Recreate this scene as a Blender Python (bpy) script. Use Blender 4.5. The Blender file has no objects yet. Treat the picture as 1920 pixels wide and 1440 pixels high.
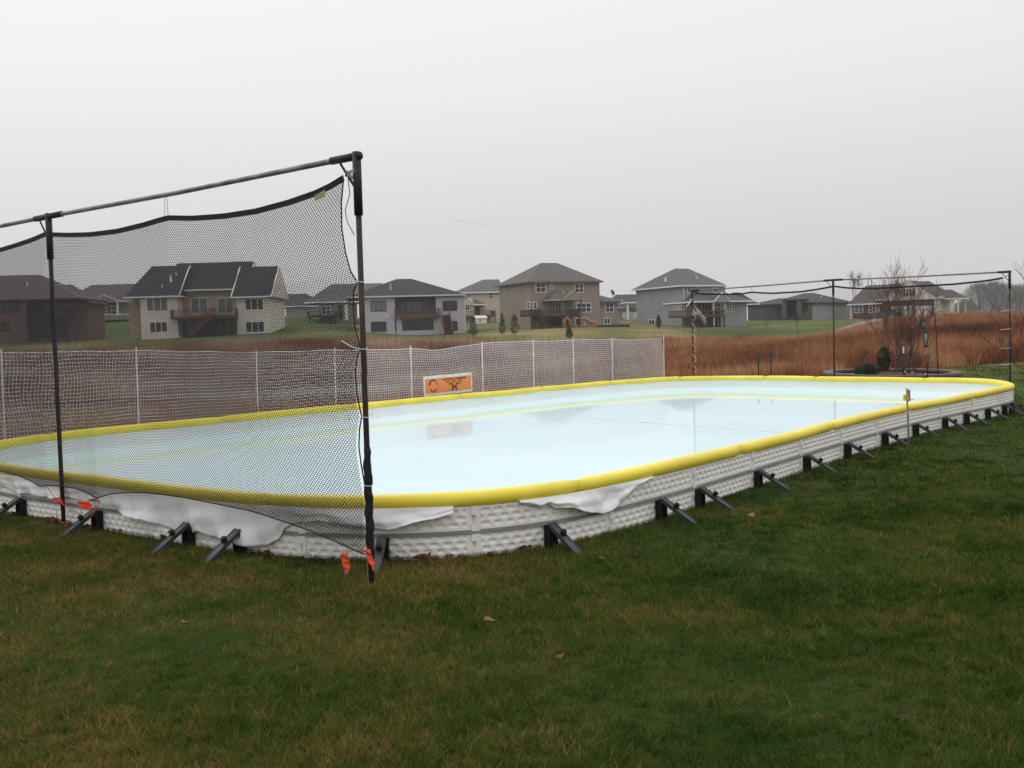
import bpy, math, random
import numpy as np
from mathutils import Vector, Matrix

random.seed(7); RNG = np.random.default_rng(7)
SC = bpy.context.scene; COL = SC.collection
# ------------------------------------------------------------------ camera
PITCH, ROLL, FPX, EYE = 0.0485743, 0.0284124, 1934.69, 1.75
cp, sp, cr, sr = math.cos(PITCH), math.sin(PITCH), math.cos(ROLL), math.sin(ROLL)
FW = np.array([0, cp, -sp]); UP0 = np.array([0, sp, cp]); RI0 = np.array([1., 0, 0])
RI = cr * RI0 - sr * UP0; UPV = cr * UP0 + sr * RI0
CAMP = np.array([0, 0, EYE])
cam = bpy.data.cameras.new('camera'); camo = bpy.data.objects.new('camera', cam); COL.objects.link(camo)
cam.sensor_width = 36; cam.lens = 36 * FPX / 1920; cam.clip_start = 0.1; cam.clip_end = 3000
camo.matrix_world = Matrix(((RI[0], UPV[0], -FW[0], 0), (RI[1], UPV[1], -FW[1], 0), (RI[2], UPV[2], -FW[2], EYE), (0, 0, 0, 1)))
SC.camera = camo
# ------------------------------------------------------------------ sky, sun, exposure
SUN_EL, SUN_AZ = math.radians(48), math.radians(-35)
W = bpy.data.worlds.new('World'); SC.world = W; W.use_nodes = True
nt = W.node_tree; nt.nodes.clear()
out = nt.nodes.new('ShaderNodeOutputWorld'); add = nt.nodes.new('ShaderNodeAddShader')
bg1 = nt.nodes.new('ShaderNodeBackground'); bg2 = nt.nodes.new('ShaderNodeBackground')
sky = nt.nodes.new('ShaderNodeTexSky'); sky.sky_type = 'NISHITA'; sky.sun_disc = False
sky.sun_elevation = SUN_EL; sky.sun_rotation = SUN_AZ; sky.dust_density = 3
hsv = nt.nodes.new('ShaderNodeHueSaturation'); hsv.inputs['Saturation'].default_value = 0.08
nt.links.new(sky.outputs[0], hsv.inputs['Color']); nt.links.new(hsv.outputs[0], bg1.inputs[0]); bg1.inputs[1].default_value = 0.012
tc = nt.nodes.new('ShaderNodeTexCoord'); sep = nt.nodes.new('ShaderNodeSeparateXYZ'); rmp = nt.nodes.new('ShaderNodeValToRGB')
nt.links.new(tc.outputs['Generated'], sep.inputs[0]); nt.links.new(sep.outputs['Z'], rmp.inputs[0])
e = rmp.color_ramp.elements
e[0].position = 0.0; e[0].color = (0.53, 0.52, 0.52, 1)
e[1].position = 1.0; e[1].color = (1.25, 1.25, 1.28, 1)
for p_, c_ in ((0.1, (0.59, 0.575, 0.58, 1)), (0.22, (0.71, 0.70, 0.715, 1)), (0.40, (0.82, 0.815, 0.845, 1)), (0.7, (1.2, 1.2, 1.23, 1))):
    q = e.new(p_); q.color = c_
nt.links.new(rmp.outputs[0], bg2.inputs[0]); bg2.inputs[1].default_value = 1.0
nt.links.new(bg1.outputs[0], add.inputs[0]); nt.links.new(bg2.outputs[0], add.inputs[1]); nt.links.new(add.outputs[0], out.inputs[0])
sl = bpy.data.lights.new('sun', 'SUN'); sl.energy = 0.6; sl.angle = math.radians(25); sl.color = (1, 0.97, 0.93)
so = bpy.data.objects.new('sun', sl); COL.objects.link(so)
sdir = Vector((math.sin(SUN_AZ) * math.cos(SUN_EL), math.cos(SUN_AZ) * math.cos(SUN_EL), math.sin(SUN_EL)))
so.rotation_euler = sdir.to_track_quat('Z', 'Y').to_euler()
SC.view_settings.view_transform = 'Standard'; SC.view_settings.look = 'None'; SC.view_settings.exposure = 0.1; SC.view_settings.gamma = 1
SC.cycles.volume_bounces = 1; SC.cycles.max_bounces = 8; SC.cycles.transparent_max_bounces = 16

# ------------------------------------------------------------------ geometry of the photograph's rays (used to survey positions)
def ray(px, py): return FW + ((px - 960) / FPX) * RI + ((720 - py) / FPX) * UPV
def on_z(px, py, z): d = ray(px, py); return CAMP + d * ((z - EYE) / d[2])
def at_y(px, py, D): d = ray(px, py); return CAMP + d * (D / d[1])
def xy_at(px, D): d = ray(px, 620); return np.array([d[0], d[1]]) * (D / d[1])

# ------------------------------------------------------------------ object helpers
def tag(o, label=None, cat=None, group=None, kind=None):
    if label: o['label'] = label
    if cat: o['category'] = cat
    if group: o['group'] = group
    if kind: o['kind'] = kind
    return o
def empty(name, loc=(0, 0, 0), rz=0, label=None, cat=None, group=None):
    o = bpy.data.objects.new(name, None); COL.objects.link(o); o.empty_display_size = 0.1
    o.location = loc; o.rotation_euler = (0, 0, rz); return tag(o, label, cat, group)
def mesh_obj(name, V, F, mat, parent=None, smooth=False):
    me = bpy.data.meshes.new(name); me.from_pydata([tuple(map(float, v)) for v in V], [], F); me.update()
    if smooth: me.polygons.foreach_set('use_smooth', [True] * len(me.polygons))
    o = bpy.data.objects.new(name, me); COL.objects.link(o)
    if mat: me.materials.append(mat)
    if parent: o.parent = parent
    return o
def np_mesh(name, V, F, mat, parent=None, attr=None, smooth=False):
    """V (n,3) float, F (m,k) int : fast build"""
    me = bpy.data.meshes.new(name); V = np.ascontiguousarray(V, dtype=np.float32); F = np.ascontiguousarray(F, dtype=np.int32)
    m, k = F.shape
    me.vertices.add(len(V)); me.vertices.foreach_set('co', V.ravel())
    me.loops.add(m * k); me.loops.foreach_set('vertex_index', F.ravel())
    me.polygons.add(m); me.polygons.foreach_set('loop_start', np.arange(0, m * k, k, dtype=np.int32))
    if smooth: me.polygons.foreach_set('use_smooth', np.ones(m, dtype=bool))
    if attr is not None:
        a = me.attributes.new('rnd', 'FLOAT', 'POINT'); a.data.foreach_set('value', np.ascontiguousarray(attr, dtype=np.float32))
    me.update(calc_edges=True); me.validate()
    o = bpy.data.objects.new(name, me); COL.objects.link(o); me.materials.append(mat)
    if parent: o.parent = parent
    return o
class MB:
    def __init__(s): s.v = []; s.f = []
    def add(s, V, F):
        n = len(s.v); s.v += [tuple(v) for v in V]; s.f += [tuple(n + i for i in f) for f in F]; return s
    def box(s, x0, x1, y0, y1, z0, z1):
        return s.add([(x0,y0,z0),(x1,y0,z0),(x1,y1,z0),(x0,y1,z0),(x0,y0,z1),(x1,y0,z1),(x1,y1,z1),(x0,y1,z1)],
                     [(0,3,2,1),(4,5,6,7),(0,1,5,4),(1,2,6,5),(2,3,7,6),(3,0,4,7)])
    def poly(s, pts, d):
        """solid: polygon pts extruded by vector d"""
        n = len(pts); d = np.array(d, float); A = [np.array(p, float) for p in pts]
        V = A + [a + d for a in A]
        F = [tuple(range(n)), tuple(range(2 * n - 1, n - 1, -1))] + [(i, i + n, (i + 1) % n + n, (i + 1) % n) for i in range(n)]
        return s.add(V, F)
    def beam(s, a, b, w, h, up=(0, 0, 1)):
        a = Vector(a); b = Vector(b); d = (b - a).normalized(); u = Vector(up)
        r = d.cross(u)
        if r.length < 1e-4: r = d.cross(Vector((1, 0, 0)))
        r.normalize(); u = r.cross(d).normalized(); r *= w / 2; u *= h / 2
        V = [a-r-u, a+r-u, a+r+u, a-r+u, b-r-u, b+r-u, b+r+u, b-r+u]
        return s.add(V, [(0,3,2,1),(4,5,6,7),(0,1,5,4),(1,2,6,5),(2,3,7,6),(3,0,4,7)])
    def tube(s, pts, r, n=8, cap=True):
        P = [Vector(p) for p in pts]; R = r if hasattr(r, '__len__') else [r] * len(P)
        base = len(s.v); prev = None
        for i, p in enumerate(P):
            t = (P[min(i + 1, len(P) - 1)] - P[max(i - 1, 0)]); t = t.normalized() if t.length > 1e-9 else Vector((0, 0, 1))
            if prev is None:
                prev = t.cross(Vector((0, 0, 1)));
                if prev.length < 1e-3: prev = t.cross(Vector((1, 0, 0)))
            a = (prev - t * prev.dot(t)).normalized(); prev = a; b = t.cross(a)
            for k in range(n):
                g = 2 * math.pi * k / n; s.v.append(tuple(p + (a * math.cos(g) + b * math.sin(g)) * R[i]))
        for i in range(len(P) - 1):
            for k in range(n):
                q = (k + 1) % n; s.f.append((base+i*n+k, base+i*n+q, base+(i+1)*n+q, base+(i+1)*n+k))
        if cap: s.f.append(tuple(base + k for k in range(n - 1, -1, -1))); s.f.append(tuple(base + (len(P)-1)*n + k for k in range(n)))
        return s
    def build(s, name, mat, parent=None, smooth=False, label=None):
        o = mesh_obj(name, s.v, s.f, mat, parent, smooth)
        if label: o['label'] = label
        return o
def copy_tree(o, parent=None):
    c = o.copy(); COL.objects.link(c); c.parent = parent
    for ch in list(o.children): copy_tree(ch, c)
    return c
def strands(A, B, r, sides=3):
    """many straight strands A->B (n,3) as thin prisms"""
    d = B - A; L = np.linalg.norm(d, axis=1, keepdims=True); d = d / np.maximum(L, 1e-9)
    ref = np.where(np.abs(d[:, 2:3]) > 0.8, np.array([[1., 0, 0]]), np.array([[0., 0, 1.]]))
    a = np.cross(d, ref); a /= np.linalg.norm(a, axis=1, keepdims=True); b = np.cross(d, a)
    V = np.empty((len(A), 2 * sides, 3)); 
    for k in range(sides):
        g = 2 * math.pi * k / sides; o = (a * math.cos(g) + b * math.sin(g)) * r
        V[:, k] = A + o; V[:, sides + k] = B + o
    base = (np.arange(len(A)) * 2 * sides)[:, None]
    F = np.concatenate([base + np.array([[k, (k + 1) % sides, sides + (k + 1) % sides, sides + k]]) for k in range(sides)])
    return V.reshape(-1, 3), F

# ------------------------------------------------------------------ materials
MATS = {}
def mat(name, col, rough=0.7, col2=None, scale=5.0, spec=0.3, metal=0.0, bump=0.0, bscale=30.0, stretch=None, detail=6, coat=0.0, lo=0.35, hi=0.65, bdist=0.02):
    if name in MATS: return MATS[name]
    m = bpy.data.materials.new(name); m.use_nodes = True; MATS[name] = m
    n = m.node_tree; b = n.nodes['Principled BSDF']
    b.inputs['Roughness'].default_value = rough; b.inputs['Metallic'].default_value = metal
    b.inputs['Specular IOR Level'].default_value = spec; b.inputs['Coat Weight'].default_value = coat
    c1 = (*col, 1)
    if col2 is None: col2 = tuple(c * 0.86 for c in col)
    tcn = n.nodes.new('ShaderNodeTexCoord'); mp = n.nodes.new('ShaderNodeMapping'); n.links.new(tcn.outputs['Object'], mp.inputs[0])
    if stretch: mp.inputs['Scale'].default_value = stretch
    no = n.nodes.new('ShaderNodeTexNoise'); no.inputs['Scale'].default_value = scale; no.inputs['Detail'].default_value = detail
    n.links.new(mp.outputs[0], no.inputs['Vector'])
    r = n.nodes.new('ShaderNodeValToRGB'); r.color_ramp.elements[0].position = lo; r.color_ramp.elements[1].position = hi
    r.color_ramp.elements[0].color = c1; r.color_ramp.elements[1].color = (*col2, 1)
    n.links.new(no.outputs[0], r.inputs[0]); n.links.new(r.outputs[0], b.inputs['Base Color'])
    if bump:
        bn = n.nodes.new('ShaderNodeTexNoise'); bn.inputs['Scale'].default_value = bscale; bn.inputs['Detail'].default_value = 4
        n.links.new(mp.outputs[0], bn.inputs['Vector'])
        bu = n.nodes.new('ShaderNodeBump'); bu.inputs['Strength'].default_value = bump; bu.inputs['Distance'].default_value = bdist
        n.links.new(bn.outputs[0], bu.inputs['Height']); n.links.new(bu.outputs[0], b.inputs['Normal'])
    return m
def siding(name, col, pitch=0.2, rough=0.75, depth=0.5):
    """horizontal lap siding: bands by height"""
    m = mat(name, col, rough, scale=0.6); n = m.node_tree; b = n.nodes['Principled BSDF']
    tcn = n.nodes.new('ShaderNodeTexCoord'); s = n.nodes.new('ShaderNodeSeparateXYZ'); n.links.new(tcn.outputs['Object'], s.inputs[0])
    mu = n.nodes.new('ShaderNodeMath'); mu.operation = 'MULTIPLY'; mu.inputs[1].default_value = 1 / pitch; n.links.new(s.outputs[2], mu.inputs[0])
    fr = n.nodes.new('ShaderNodeMath'); fr.operation = 'FRACT'; n.links.new(mu.outputs[0], fr.inputs[0])
    bu = n.nodes.new('ShaderNodeBump'); bu.inputs['Strength'].default_value = depth; bu.inputs['Distance'].default_value = 0.03; bu.invert = True
    n.links.new(fr.outputs[0], bu.inputs['Height']); n.links.new(bu.outputs[0], b.inputs['Normal']); return m
def brick(name, c1, c2, mortar, sc=4.0):
    m = mat(name, c1, 0.85); n = m.node_tree; b = n.nodes['Principled BSDF']
    tcn = n.nodes.new('ShaderNodeTexCoord'); s = n.nodes.new('ShaderNodeSeparateXYZ'); n.links.new(tcn.outputs['Object'], s.inputs[0])
    ad = n.nodes.new('ShaderNodeMath'); n.links.new(s.outputs[0], ad.inputs[0]); n.links.new(s.outputs[1], ad.inputs[1])
    cb = n.nodes.new('ShaderNodeCombineXYZ'); n.links.new(ad.outputs[0], cb.inputs[0]); n.links.new(s.outputs[2], cb.inputs[1])
    br = n.nodes.new('ShaderNodeTexBrick'); br.inputs['Scale'].default_value = sc; br.inputs['Color1'].default_value = (*c1, 1)
    br.inputs['Color2'].default_value = (*c2, 1); br.inputs['Mortar'].default_value = (*mortar, 1); br.inputs['Mortar Size'].default_value = 0.015
    n.links.new(cb.outputs[0], br.inputs['Vector']); n.links.new(br.outputs[0], b.inputs['Base Color']); return m
def veg(name, cols, rough=0.8, sss=0, pscale=0.35, trans=0.0, amp=2.6):
    """foliage: hue from per-blade attribute 'rnd' plus patches over the ground; cols = list of (pos, rgb)"""
    m = bpy.data.materials.new(name); m.use_nodes = True; n = m.node_tree; b = n.nodes['Principled BSDF']
    b.inputs['Roughness'].default_value = rough; b.inputs['Specular IOR Level'].default_value = 0.03
    at = n.nodes.new('ShaderNodeAttribute'); at.attribute_name = 'rnd'
    g = n.nodes.new('ShaderNodeNewGeometry'); no = n.nodes.new('ShaderNodeTexNoise'); no.inputs['Scale'].default_value = pscale; no.inputs['Detail'].default_value = 5
    n.links.new(g.outputs['Position'], no.inputs['Vector'])
    ma = n.nodes.new('ShaderNodeMath'); ma.operation = 'MULTIPLY_ADD'; ma.inputs[1].default_value = amp; ma.inputs[2].default_value = -amp / 2
    n.links.new(no.outputs[0], ma.inputs[0])
    ad = n.nodes.new('ShaderNodeMath'); n.links.new(ma.outputs[0], ad.inputs[0]); n.links.new(at.outputs['Fac'], ad.inputs[1])
    r = n.nodes.new('ShaderNodeValToRGB'); els = r.color_ramp.elements
    els[0].position = cols[0][0]; els[0].color = (*cols[0][1], 1); els[1].position = cols[-1][0]; els[1].color = (*cols[-1][1], 1)
    for p, c in cols[1:-1]: q = els.new(p); q.color = (*c, 1)
    n.links.new(ad.outputs[0], r.inputs[0]); n.links.new(r.outputs[0], b.inputs['Base Color'])
    if trans:
        tr = n.nodes.new('ShaderNodeBsdfTranslucent'); mx = n.nodes.new('ShaderNodeMixShader'); mx.inputs[0].default_value = trans
        n.links.new(r.outputs[0], tr.inputs[0]); n.links.new(b.outputs[0], mx.inputs[1]); n.links.new(tr.outputs[0], mx.inputs[2])
        n.links.new(mx.outputs[0], n.nodes['Material Output'].inputs[0])
    return m

# ------------------------------------------------------------------ terrain
# surveyed (column px, distance, height)
CT = []
def hor(px): return 626 - 0.0284 * (px - 960)
def ct(px, D, z): CT.append((*xy_at(px, D), z))
for px in (-900, -300, 100, 500, 900, 1300, 1700, 2100, 2800):
    for D in (5, 18): ct(px, D, 0.0)
for px, L in (
    (-500, ((30, -.5), (50, -.8), (75, -.2), (100, .8), (128, 1.9), (140, 2.6), (180, 4.6))),
    (60, ((30, -.6), (50, -.9), (75, -.3), (98, .6), (118, 1.6), (133, 2.5), (165, 4.6))),
    (220, ((165, 5.3),)),
    (380, ((30, -.6), (50, -.9), (75, -.4), (98, .7), (118, 1.6), (130, 2.3), (150, 2.8))),
    (590, ((50, -.9), (98, .6), (120, 1.7), (150, 4.2), (180, 5.5))),
    (760, ((30, -.6), (50, -.9), (75, -.4), (98, .3), (120, 1.1), (140, 1.85), (160, 2.4))),
    (900, ((110, .7), (135, 1.9), (165, 3.5), (190, 4.4))),
    (1040, ((35, -.5), (55, -.8), (80, -.4), (100, .1), (122, 1.3), (146, 2.45), (170, 3))),
    (1170, ((110, .5), (135, 1.9), (165, 3.4))),
    (1300, ((36, -.1), (60, -.4), (85, -.2), (105, .1), (125, 1.0), (150, 2.1), (180, 3.2))),
    (1480, ((36, 0), (60, -.2), (85, -.2), (100, 0.3), (125, 1.2), (155, 2.0), (190, 2.8))),
    (1640, ((40, 0), (60, .2), (85, .5), (110, 1.0), (135, 1.7), (160, 2.2), (180, 2.5))),
    (1780, ((40, 0), (60, .4), (85, 1.1), (110, 1.6), (140, 2.1), (180, 2.6))),
    (1920, ((40, .05), (60, .5), (85, 1.05), (110, 1.5), (140, 1.7))),
    (2400, ((45, .1), (70, .6), (110, 1.8), (160, 2.2)))):
    for D, z in L: ct(px, D, z)
for px in (-400, 300, 900, 1400, 1900, 2400):
    for D in (260, 420, 800): ct(px, D, 3.0)
CT = np.array(CT)
def _tps(r2): return np.where(r2 > 1e-9, r2 * np.log(np.maximum(r2, 1e-9)) * 0.5, 0)
_S = 100.0
_X = CT[:, :2] / _S; _K = _tps(((_X[:, None] - _X[None]) ** 2).sum(2)) + np.eye(len(_X)) * 2e-4
_P = np.c_[np.ones(len(_X)), _X]; _A = np.block([[_K, _P], [_P.T, np.zeros((3, 3))]])
_w = np.linalg.solve(_A, np.r_[CT[:, 2], 0, 0, 0])
def hgt_np(x, y):
    x = np.asarray(x, float); y = np.asarray(y, float); sh = x.shape; q = np.c_[x.ravel(), y.ravel()] / _S; res = np.empty(len(q))
    for i in range(0, len(q), 20000):
        c = q[i:i + 20000]; r2 = ((c[:, None] - _X[None]) ** 2).sum(2); res[i:i + 20000] = _tps(r2) @ _w[:len(_X)] + _w[-3] + c @ _w[-2:]
    D = np.hypot(x.ravel(), y.ravel()); k = np.clip((D - 24) / 12, 0, 1); k = k * k * (3 - 2 * k)
    far = np.clip((D - 260) / 200, 0, 1)
    return (res * k * (1 - far) + 3.0 * far).reshape(sh)
def hgt(x, y): return float(hgt_np(np.array([x]), np.array([y]))[0])

M_LAWN = veg('lawn_ground', [(0.0, (.030, .040, .012)), (0.45, (.042, .050, .017)), (0.75, (.075, .060, .026)), (1.0, (.10, .07, .035))], 0.95)
M_YARD = veg('yard_grass', [(0.0, (.035, .065, .015)), (0.5, (.09, .11, .03)), (0.8, (.17, .15, .05)), (1.0, (.2, .16, .06))], 0.95, pscale=0.05)
M_FIELD = veg('field_ground', [(0.0, (.05, .03, .018)), (0.4, (.12, .06, .03)), (0.7, (.2, .09, .04)), (1.0, (.24, .14, .07))], 0.95, pscale=0.15)
# one ground sheet, polar grid round the camera, coloured by zone
def zone_mats():
    m = bpy.data.materials.new('ground'); m.use_nodes = True; n = m.node_tree; b = n.nodes['Principled BSDF']; b.inputs['Roughness'].default_value = 0.95
    b.inputs['Specular IOR Level'].default_value = 0.1
    g = n.nodes.new('ShaderNodeNewGeometry')
    def noise(s, d=6):
        q = n.nodes.new('ShaderNodeTexNoise'); q.inputs['Scale'].default_value = s; q.inputs['Detail'].default_value = d; n.links.new(g.outputs['Position'], q.inputs['Vector']); return q.outputs[0]
    def ramp(src, cols):
        r = n.nodes.new('ShaderNodeValToRGB'); els = r.color_ramp.elements
        els[0].position = cols[0][0]; els[0].color = (*cols[0][1], 1); els[1].position = cols[-1][0]; els[1].color = (*cols[-1][1], 1)
        for p, c in cols[1:-1]: q = els.new(p); q.color = (*c, 1)
        n.links.new(src, r.inputs[0]); return r.outputs[0]
    def mix(f, a, c):
        q = n.nodes.new('ShaderNodeMix'); q.data_type = 'RGBA'; n.links.new(f, q.inputs[0]); n.links.new(a, q.inputs[6]); n.links.new(c, q.inputs[7]); return q.outputs[2]
    def attr(nm):
        q = n.nodes.new('ShaderNodeAttribute'); q.attribute_name = nm; return q.outputs['Fac']
    lawn = ramp(noise(1.4), [(0.3, (.014, .034, .004)), (0.5, (.024, .042, .006)), (0.65, (.045, .042, .011))])
    yard = ramp(noise(0.06), [(0.3, (.035, .07, .014)), (0.5, (.075, .1, .026)), (0.62, (.15, .14, .045)), (0.75, (.17, .14, .05))])
    field = ramp(noise(0.3), [(0.3, (.05, .03, .018)), (0.5, (.10, .05, .026)), (0.7, (.15, .08, .04))])
    yard2 = ramp(noise(0.12), [(0.3, (.08, .09, .03)), (0.5, (.15, .135, .05)), (0.65, (.24, .18, .075))]); c = mix(attr('yard'), lawn, yard); c = mix(attr('tan'), c, yard2); c = mix(attr('field'), c, field)
    n.links.new(c, b.inputs['Base Color'])
    bu = n.nodes.new('ShaderNodeBump'); bu.inputs['Strength'].default_value = 0.6; bu.inputs['Distance'].default_value = 0.03
    n.links.new(noise(25, 3), bu.inputs['Height']); n.links.new(bu.outputs[0], b.inputs['Normal'])
    return m
def pxcol(x, y):  # column of the photograph seen from the camera for a ground point
    return 960 + FPX * x / np.maximum(y, 0.1)
def smooth(a, b, t): t = np.clip((np.asarray(t, float) - a) / (b - a), 0, 1); return t * t * (3 - 2 * t)
def field_mask(x, y):
    """1 where tall prairie grass or marsh grows; 0 on mown grass"""
    P = pxcol(x, y); D = y
    near = np.interp(P, [-800, 0, 300, 700, 1000, 1200, 1300, 1560, 1600, 1780, 1860, 2400], [13.5, 15.5, 17, 20.5, 26, 31, 33.5, 34, 37, 39, 41, 46])
    farb = np.interp(P, [-400, 300, 640, 680, 880, 960, 1160, 1300, 1400, 1500, 1560, 1650, 1700, 2400], [104, 112, 116, 124, 116, 110, 108, 106, 100, 92, 96, 118, 155, 170])
    return smooth(-1.0, 0.5, D - near) * smooth(-2, 2, farb - D)
def build_ground():
    R = np.r_[0.0, 2.0 * 1.045 ** np.arange(0, 152)]; R = R[R < 640]; R = np.r_[R, 680]
    T = np.radians(np.r_[np.arange(-180, -45, 6), np.arange(-45, 45, 0.75), np.arange(45, 180, 6)])
    rr, tt = np.meshgrid(R, T, indexing='ij'); x = rr * np.sin(tt); y = rr * np.cos(tt)
    z = hgt_np(x, y)
    # the snow fence side drops to the marsh; tiny unevenness in the mown lawn
    z += 0.012 * np.sin(x * 1.3 + y * .7) * np.sin(y * 1.1 - x * .5) * np.clip(rr / 4, 0, 1)
    nT = len(T); V = np.stack([x, y, z], 2).reshape(-1, 3)
    i, j = np.meshgrid(np.arange(len(R) - 1), np.arange(nT), indexing='ij'); j2 = (j + 1) % nT
    F = np.stack([i * nT + j, i * nT + j2, (i + 1) * nT + j2, (i + 1) * nT + j], 2).reshape(-1, 4)
    o = np_mesh('ground', V, F[:, ::-1], zone_mats(), smooth=True); tag(o, kind='structure')
    fm = field_mask(V[:, 0], V[:, 1]) * (V[:, 1] > 0)
    yd = smooth(20, 30, np.hypot(V[:, 0], V[:, 1])); PX_ = pxcol(V[:, 0], V[:, 1]); tn = smooth(870, 930, PX_) * smooth(1330, 1250, PX_) * smooth(96, 104, V[:, 1]) * smooth(175, 160, V[:, 1]) + smooth(1300, 1400, PX_) * smooth(1700, 1600, PX_) * smooth(86, 90, V[:, 1]) * smooth(118, 104, V[:, 1])
    for nm, val in (('field', fm), ('yard', yd), ('tan', np.clip(tn, 0, 1) * (V[:, 1] > 0))):
        a = o.data.attributes.new(nm, 'FLOAT', 'POINT'); a.data.foreach_set('value', np.ascontiguousarray(val, dtype=np.float32))
build_ground()

# ------------------------------------------------------------------ the rink: outline in its own frame (u along, v across)
RCX, RCY, RTH = 1.4772, 17.4606, 0.8979272
RC, RS = math.cos(RTH), math.sin(RTH)
def rk(u, v): return np.array([RCX + RC * u - RS * v, RCY + RS * u + RC * v])
CTRL = [(-9.36,1.54),(-9.02,3.3),(-8.25,4.3),(-6.92,4.74),(-5.79,4.78),(-3.54,4.8),(-1.5,4.85),(0.2,4.88),(1.65,4.76),(4.44,4.69),(6.2,4.6),(8.07,4.18),
        (9.2,3.7),(9.78,2.8),(9.75,1.43),(9.52,0),(9.3,-1.3),(9.05,-2.69),(8.8,-3.75),(8.0,-4.5),(6.94,-4.88),(5.65,-4.92),(2.9,-4.72),
        (.75,-4.64),(-1.74,-4.69),(-4.59,-4.78),(-6.2,-4.82),(-7.5,-4.76),(-8.3,-4.5),(-8.75,-4.12),(-9.08,-3.6),(-9.28,-2.9),(-9.35,-2.1),(-9.37,-.1)]
def catmull(P, closed=True, n=14):
    P = [np.array(p, float) for p in P]; N = len(P); o = []
    for i in range(N if closed else N - 1):
        p0, p1, p2, p3 = (P[(i - 1) % N], P[i], P[(i + 1) % N], P[(i + 2) % N]) if closed else (P[max(i-1,0)], P[i], P[i+1], P[min(i+2,N-1)])
        for k in range(n):
            t = k / n; o.append(0.5 * ((2*p1) + (p2-p0)*t + (2*p0-5*p1+4*p2-p3)*t*t + (3*p1-p0-3*p2+p3)*t**3))
    if not closed: o.append(P[-1])
    return np.array(o)
def resample(C, step, closed=True):
    if closed: C = np.vstack([C, C[:1]])
    s = np.r_[0, np.cumsum(np.linalg.norm(np.diff(C, axis=0), axis=1))]; n = max(2, int(round(s[-1] / step)))
    t = np.linspace(0, s[-1], n + 1); 
    if closed: t = t[:-1]
    return np.stack([np.interp(t, s, C[:, k]) for k in range(C.shape[1])], 1)
_c = resample(catmull(CTRL), 0.05)
for _ in range(60): _c = 0.5 * _c + 0.25 * (np.roll(_c, 1, 0) + np.roll(_c, -1, 0))
_c = resample(_c, 0.05)
CUR = np.array([rk(*p) for p in _c]); NC = len(CUR)
PER = np.linalg.norm(np.roll(CUR, -1, 0) - CUR, axis=1).sum(); DS = PER / NC
TAN = np.roll(CUR, -1, 0) - np.roll(CUR, 1, 0); TAN /= np.linalg.norm(TAN, axis=1, keepdims=True)
# orientation: control runs clockwise in (u,v)?  outward normal points away from the centre
NRM = np.stack([TAN[:, 1], -TAN[:, 0]], 1)
if ((CUR - CUR.mean(0)) * NRM).sum() < 0: NRM = -NRM
def cidx(s): return int(round(s / DS)) % NC
def hit(px, near=True, off=0.04):
    """arc index where the photograph's column meets the near (outer) or far (inner) boards"""
    d = ray(px, 860 if near else 740)[:2]; C = CUR + NRM * off; A = C; B = np.roll(C, -1, 0); e = B - A
    den = d[0] * e[:, 1] - d[1] * e[:, 0]; t = (A[:, 0] * e[:, 1] - A[:, 1] * e[:, 0]) / den; w = (A[:, 0] * d[1] - A[:, 1] * d[0]) / den
    ok = (w >= 0) & (w < 1) & (t > 0); idx = np.where(ok)[0]
    if len(idx) == 0: return None
    k = idx[np.argmin(t[idx])] if near else idx[np.argmax(t[idx])]
    return int(k)
def wall_pt(px, py, off=0.05):
    """arc index and height of a photographed point lying on the outer side of the near boards"""
    py0 = py; d = ray(px, py0)[:2]; C = CUR + NRM * off; A = C; B = np.roll(C, -1, 0); e = B - A
    den = d[0] * e[:, 1] - d[1] * e[:, 0]; t = (A[:, 0] * e[:, 1] - A[:, 1] * e[:, 0]) / den; w = (A[:, 0] * d[1] - A[:, 1] * d[0]) / den
    idx = np.where((w >= 0) & (w < 1) & (t > 0))[0]; k = idx[np.argmin(t[idx])]
    P = A[k] + e[k] * w[k]; return (k + w[k]) * DS, EYE + ray(px, py0)[2] * t[k], P

M_BOARD = mat('board_plastic', (.84, .82, .765), 0.45, (.77, .745, .68), 3, spec=0.4)
M_BUMP = mat('bumper_vinyl', (.88, .75, .06), 0.42, (.78, .60, .045), 1.4, spec=0.45, bump=0.15, bscale=5)
M_LINER = mat('liner_film', (.78, .82, .80), 0.5, (.70, .78, .76), 1.5, bump=0.4, bscale=6)
M_TARP = mat('tarp_film', (.82, .82, .82), 0.5, (.76, .76, .76), 1.5, bump=0.1, bscale=3)
M_RAIL = mat('rail_grey', (.27, .27, .28), 0.6, (.2, .2, .2), 8)
M_BLACK = mat('black_plastic', (.010, .010, .011), 0.6, (.018, .018, .02), 12, spec=.12)
M_STRUT = mat('strut_steel', (.045, .048, .056), 0.5, (.028, .03, .034), 9, spec=0.35)
M_LEAF = mat('dead_leaf', (.16, .045, .025), 0.7, (.07, .025, .018), 20)
BZ, WZ, BR = 0.45, 0.222, 0.065   # bumper axis height, water level, bumper radius
rink = empty('ice_rink', (RCX, RCY, 0), 0, 'backyard ice rink of white boards capped with a yellow foam bumper, filled with water', 'ice rink')
def rp(V): return [(v[0] - RCX, v[1] - RCY, v[2]) for v in V]

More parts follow.
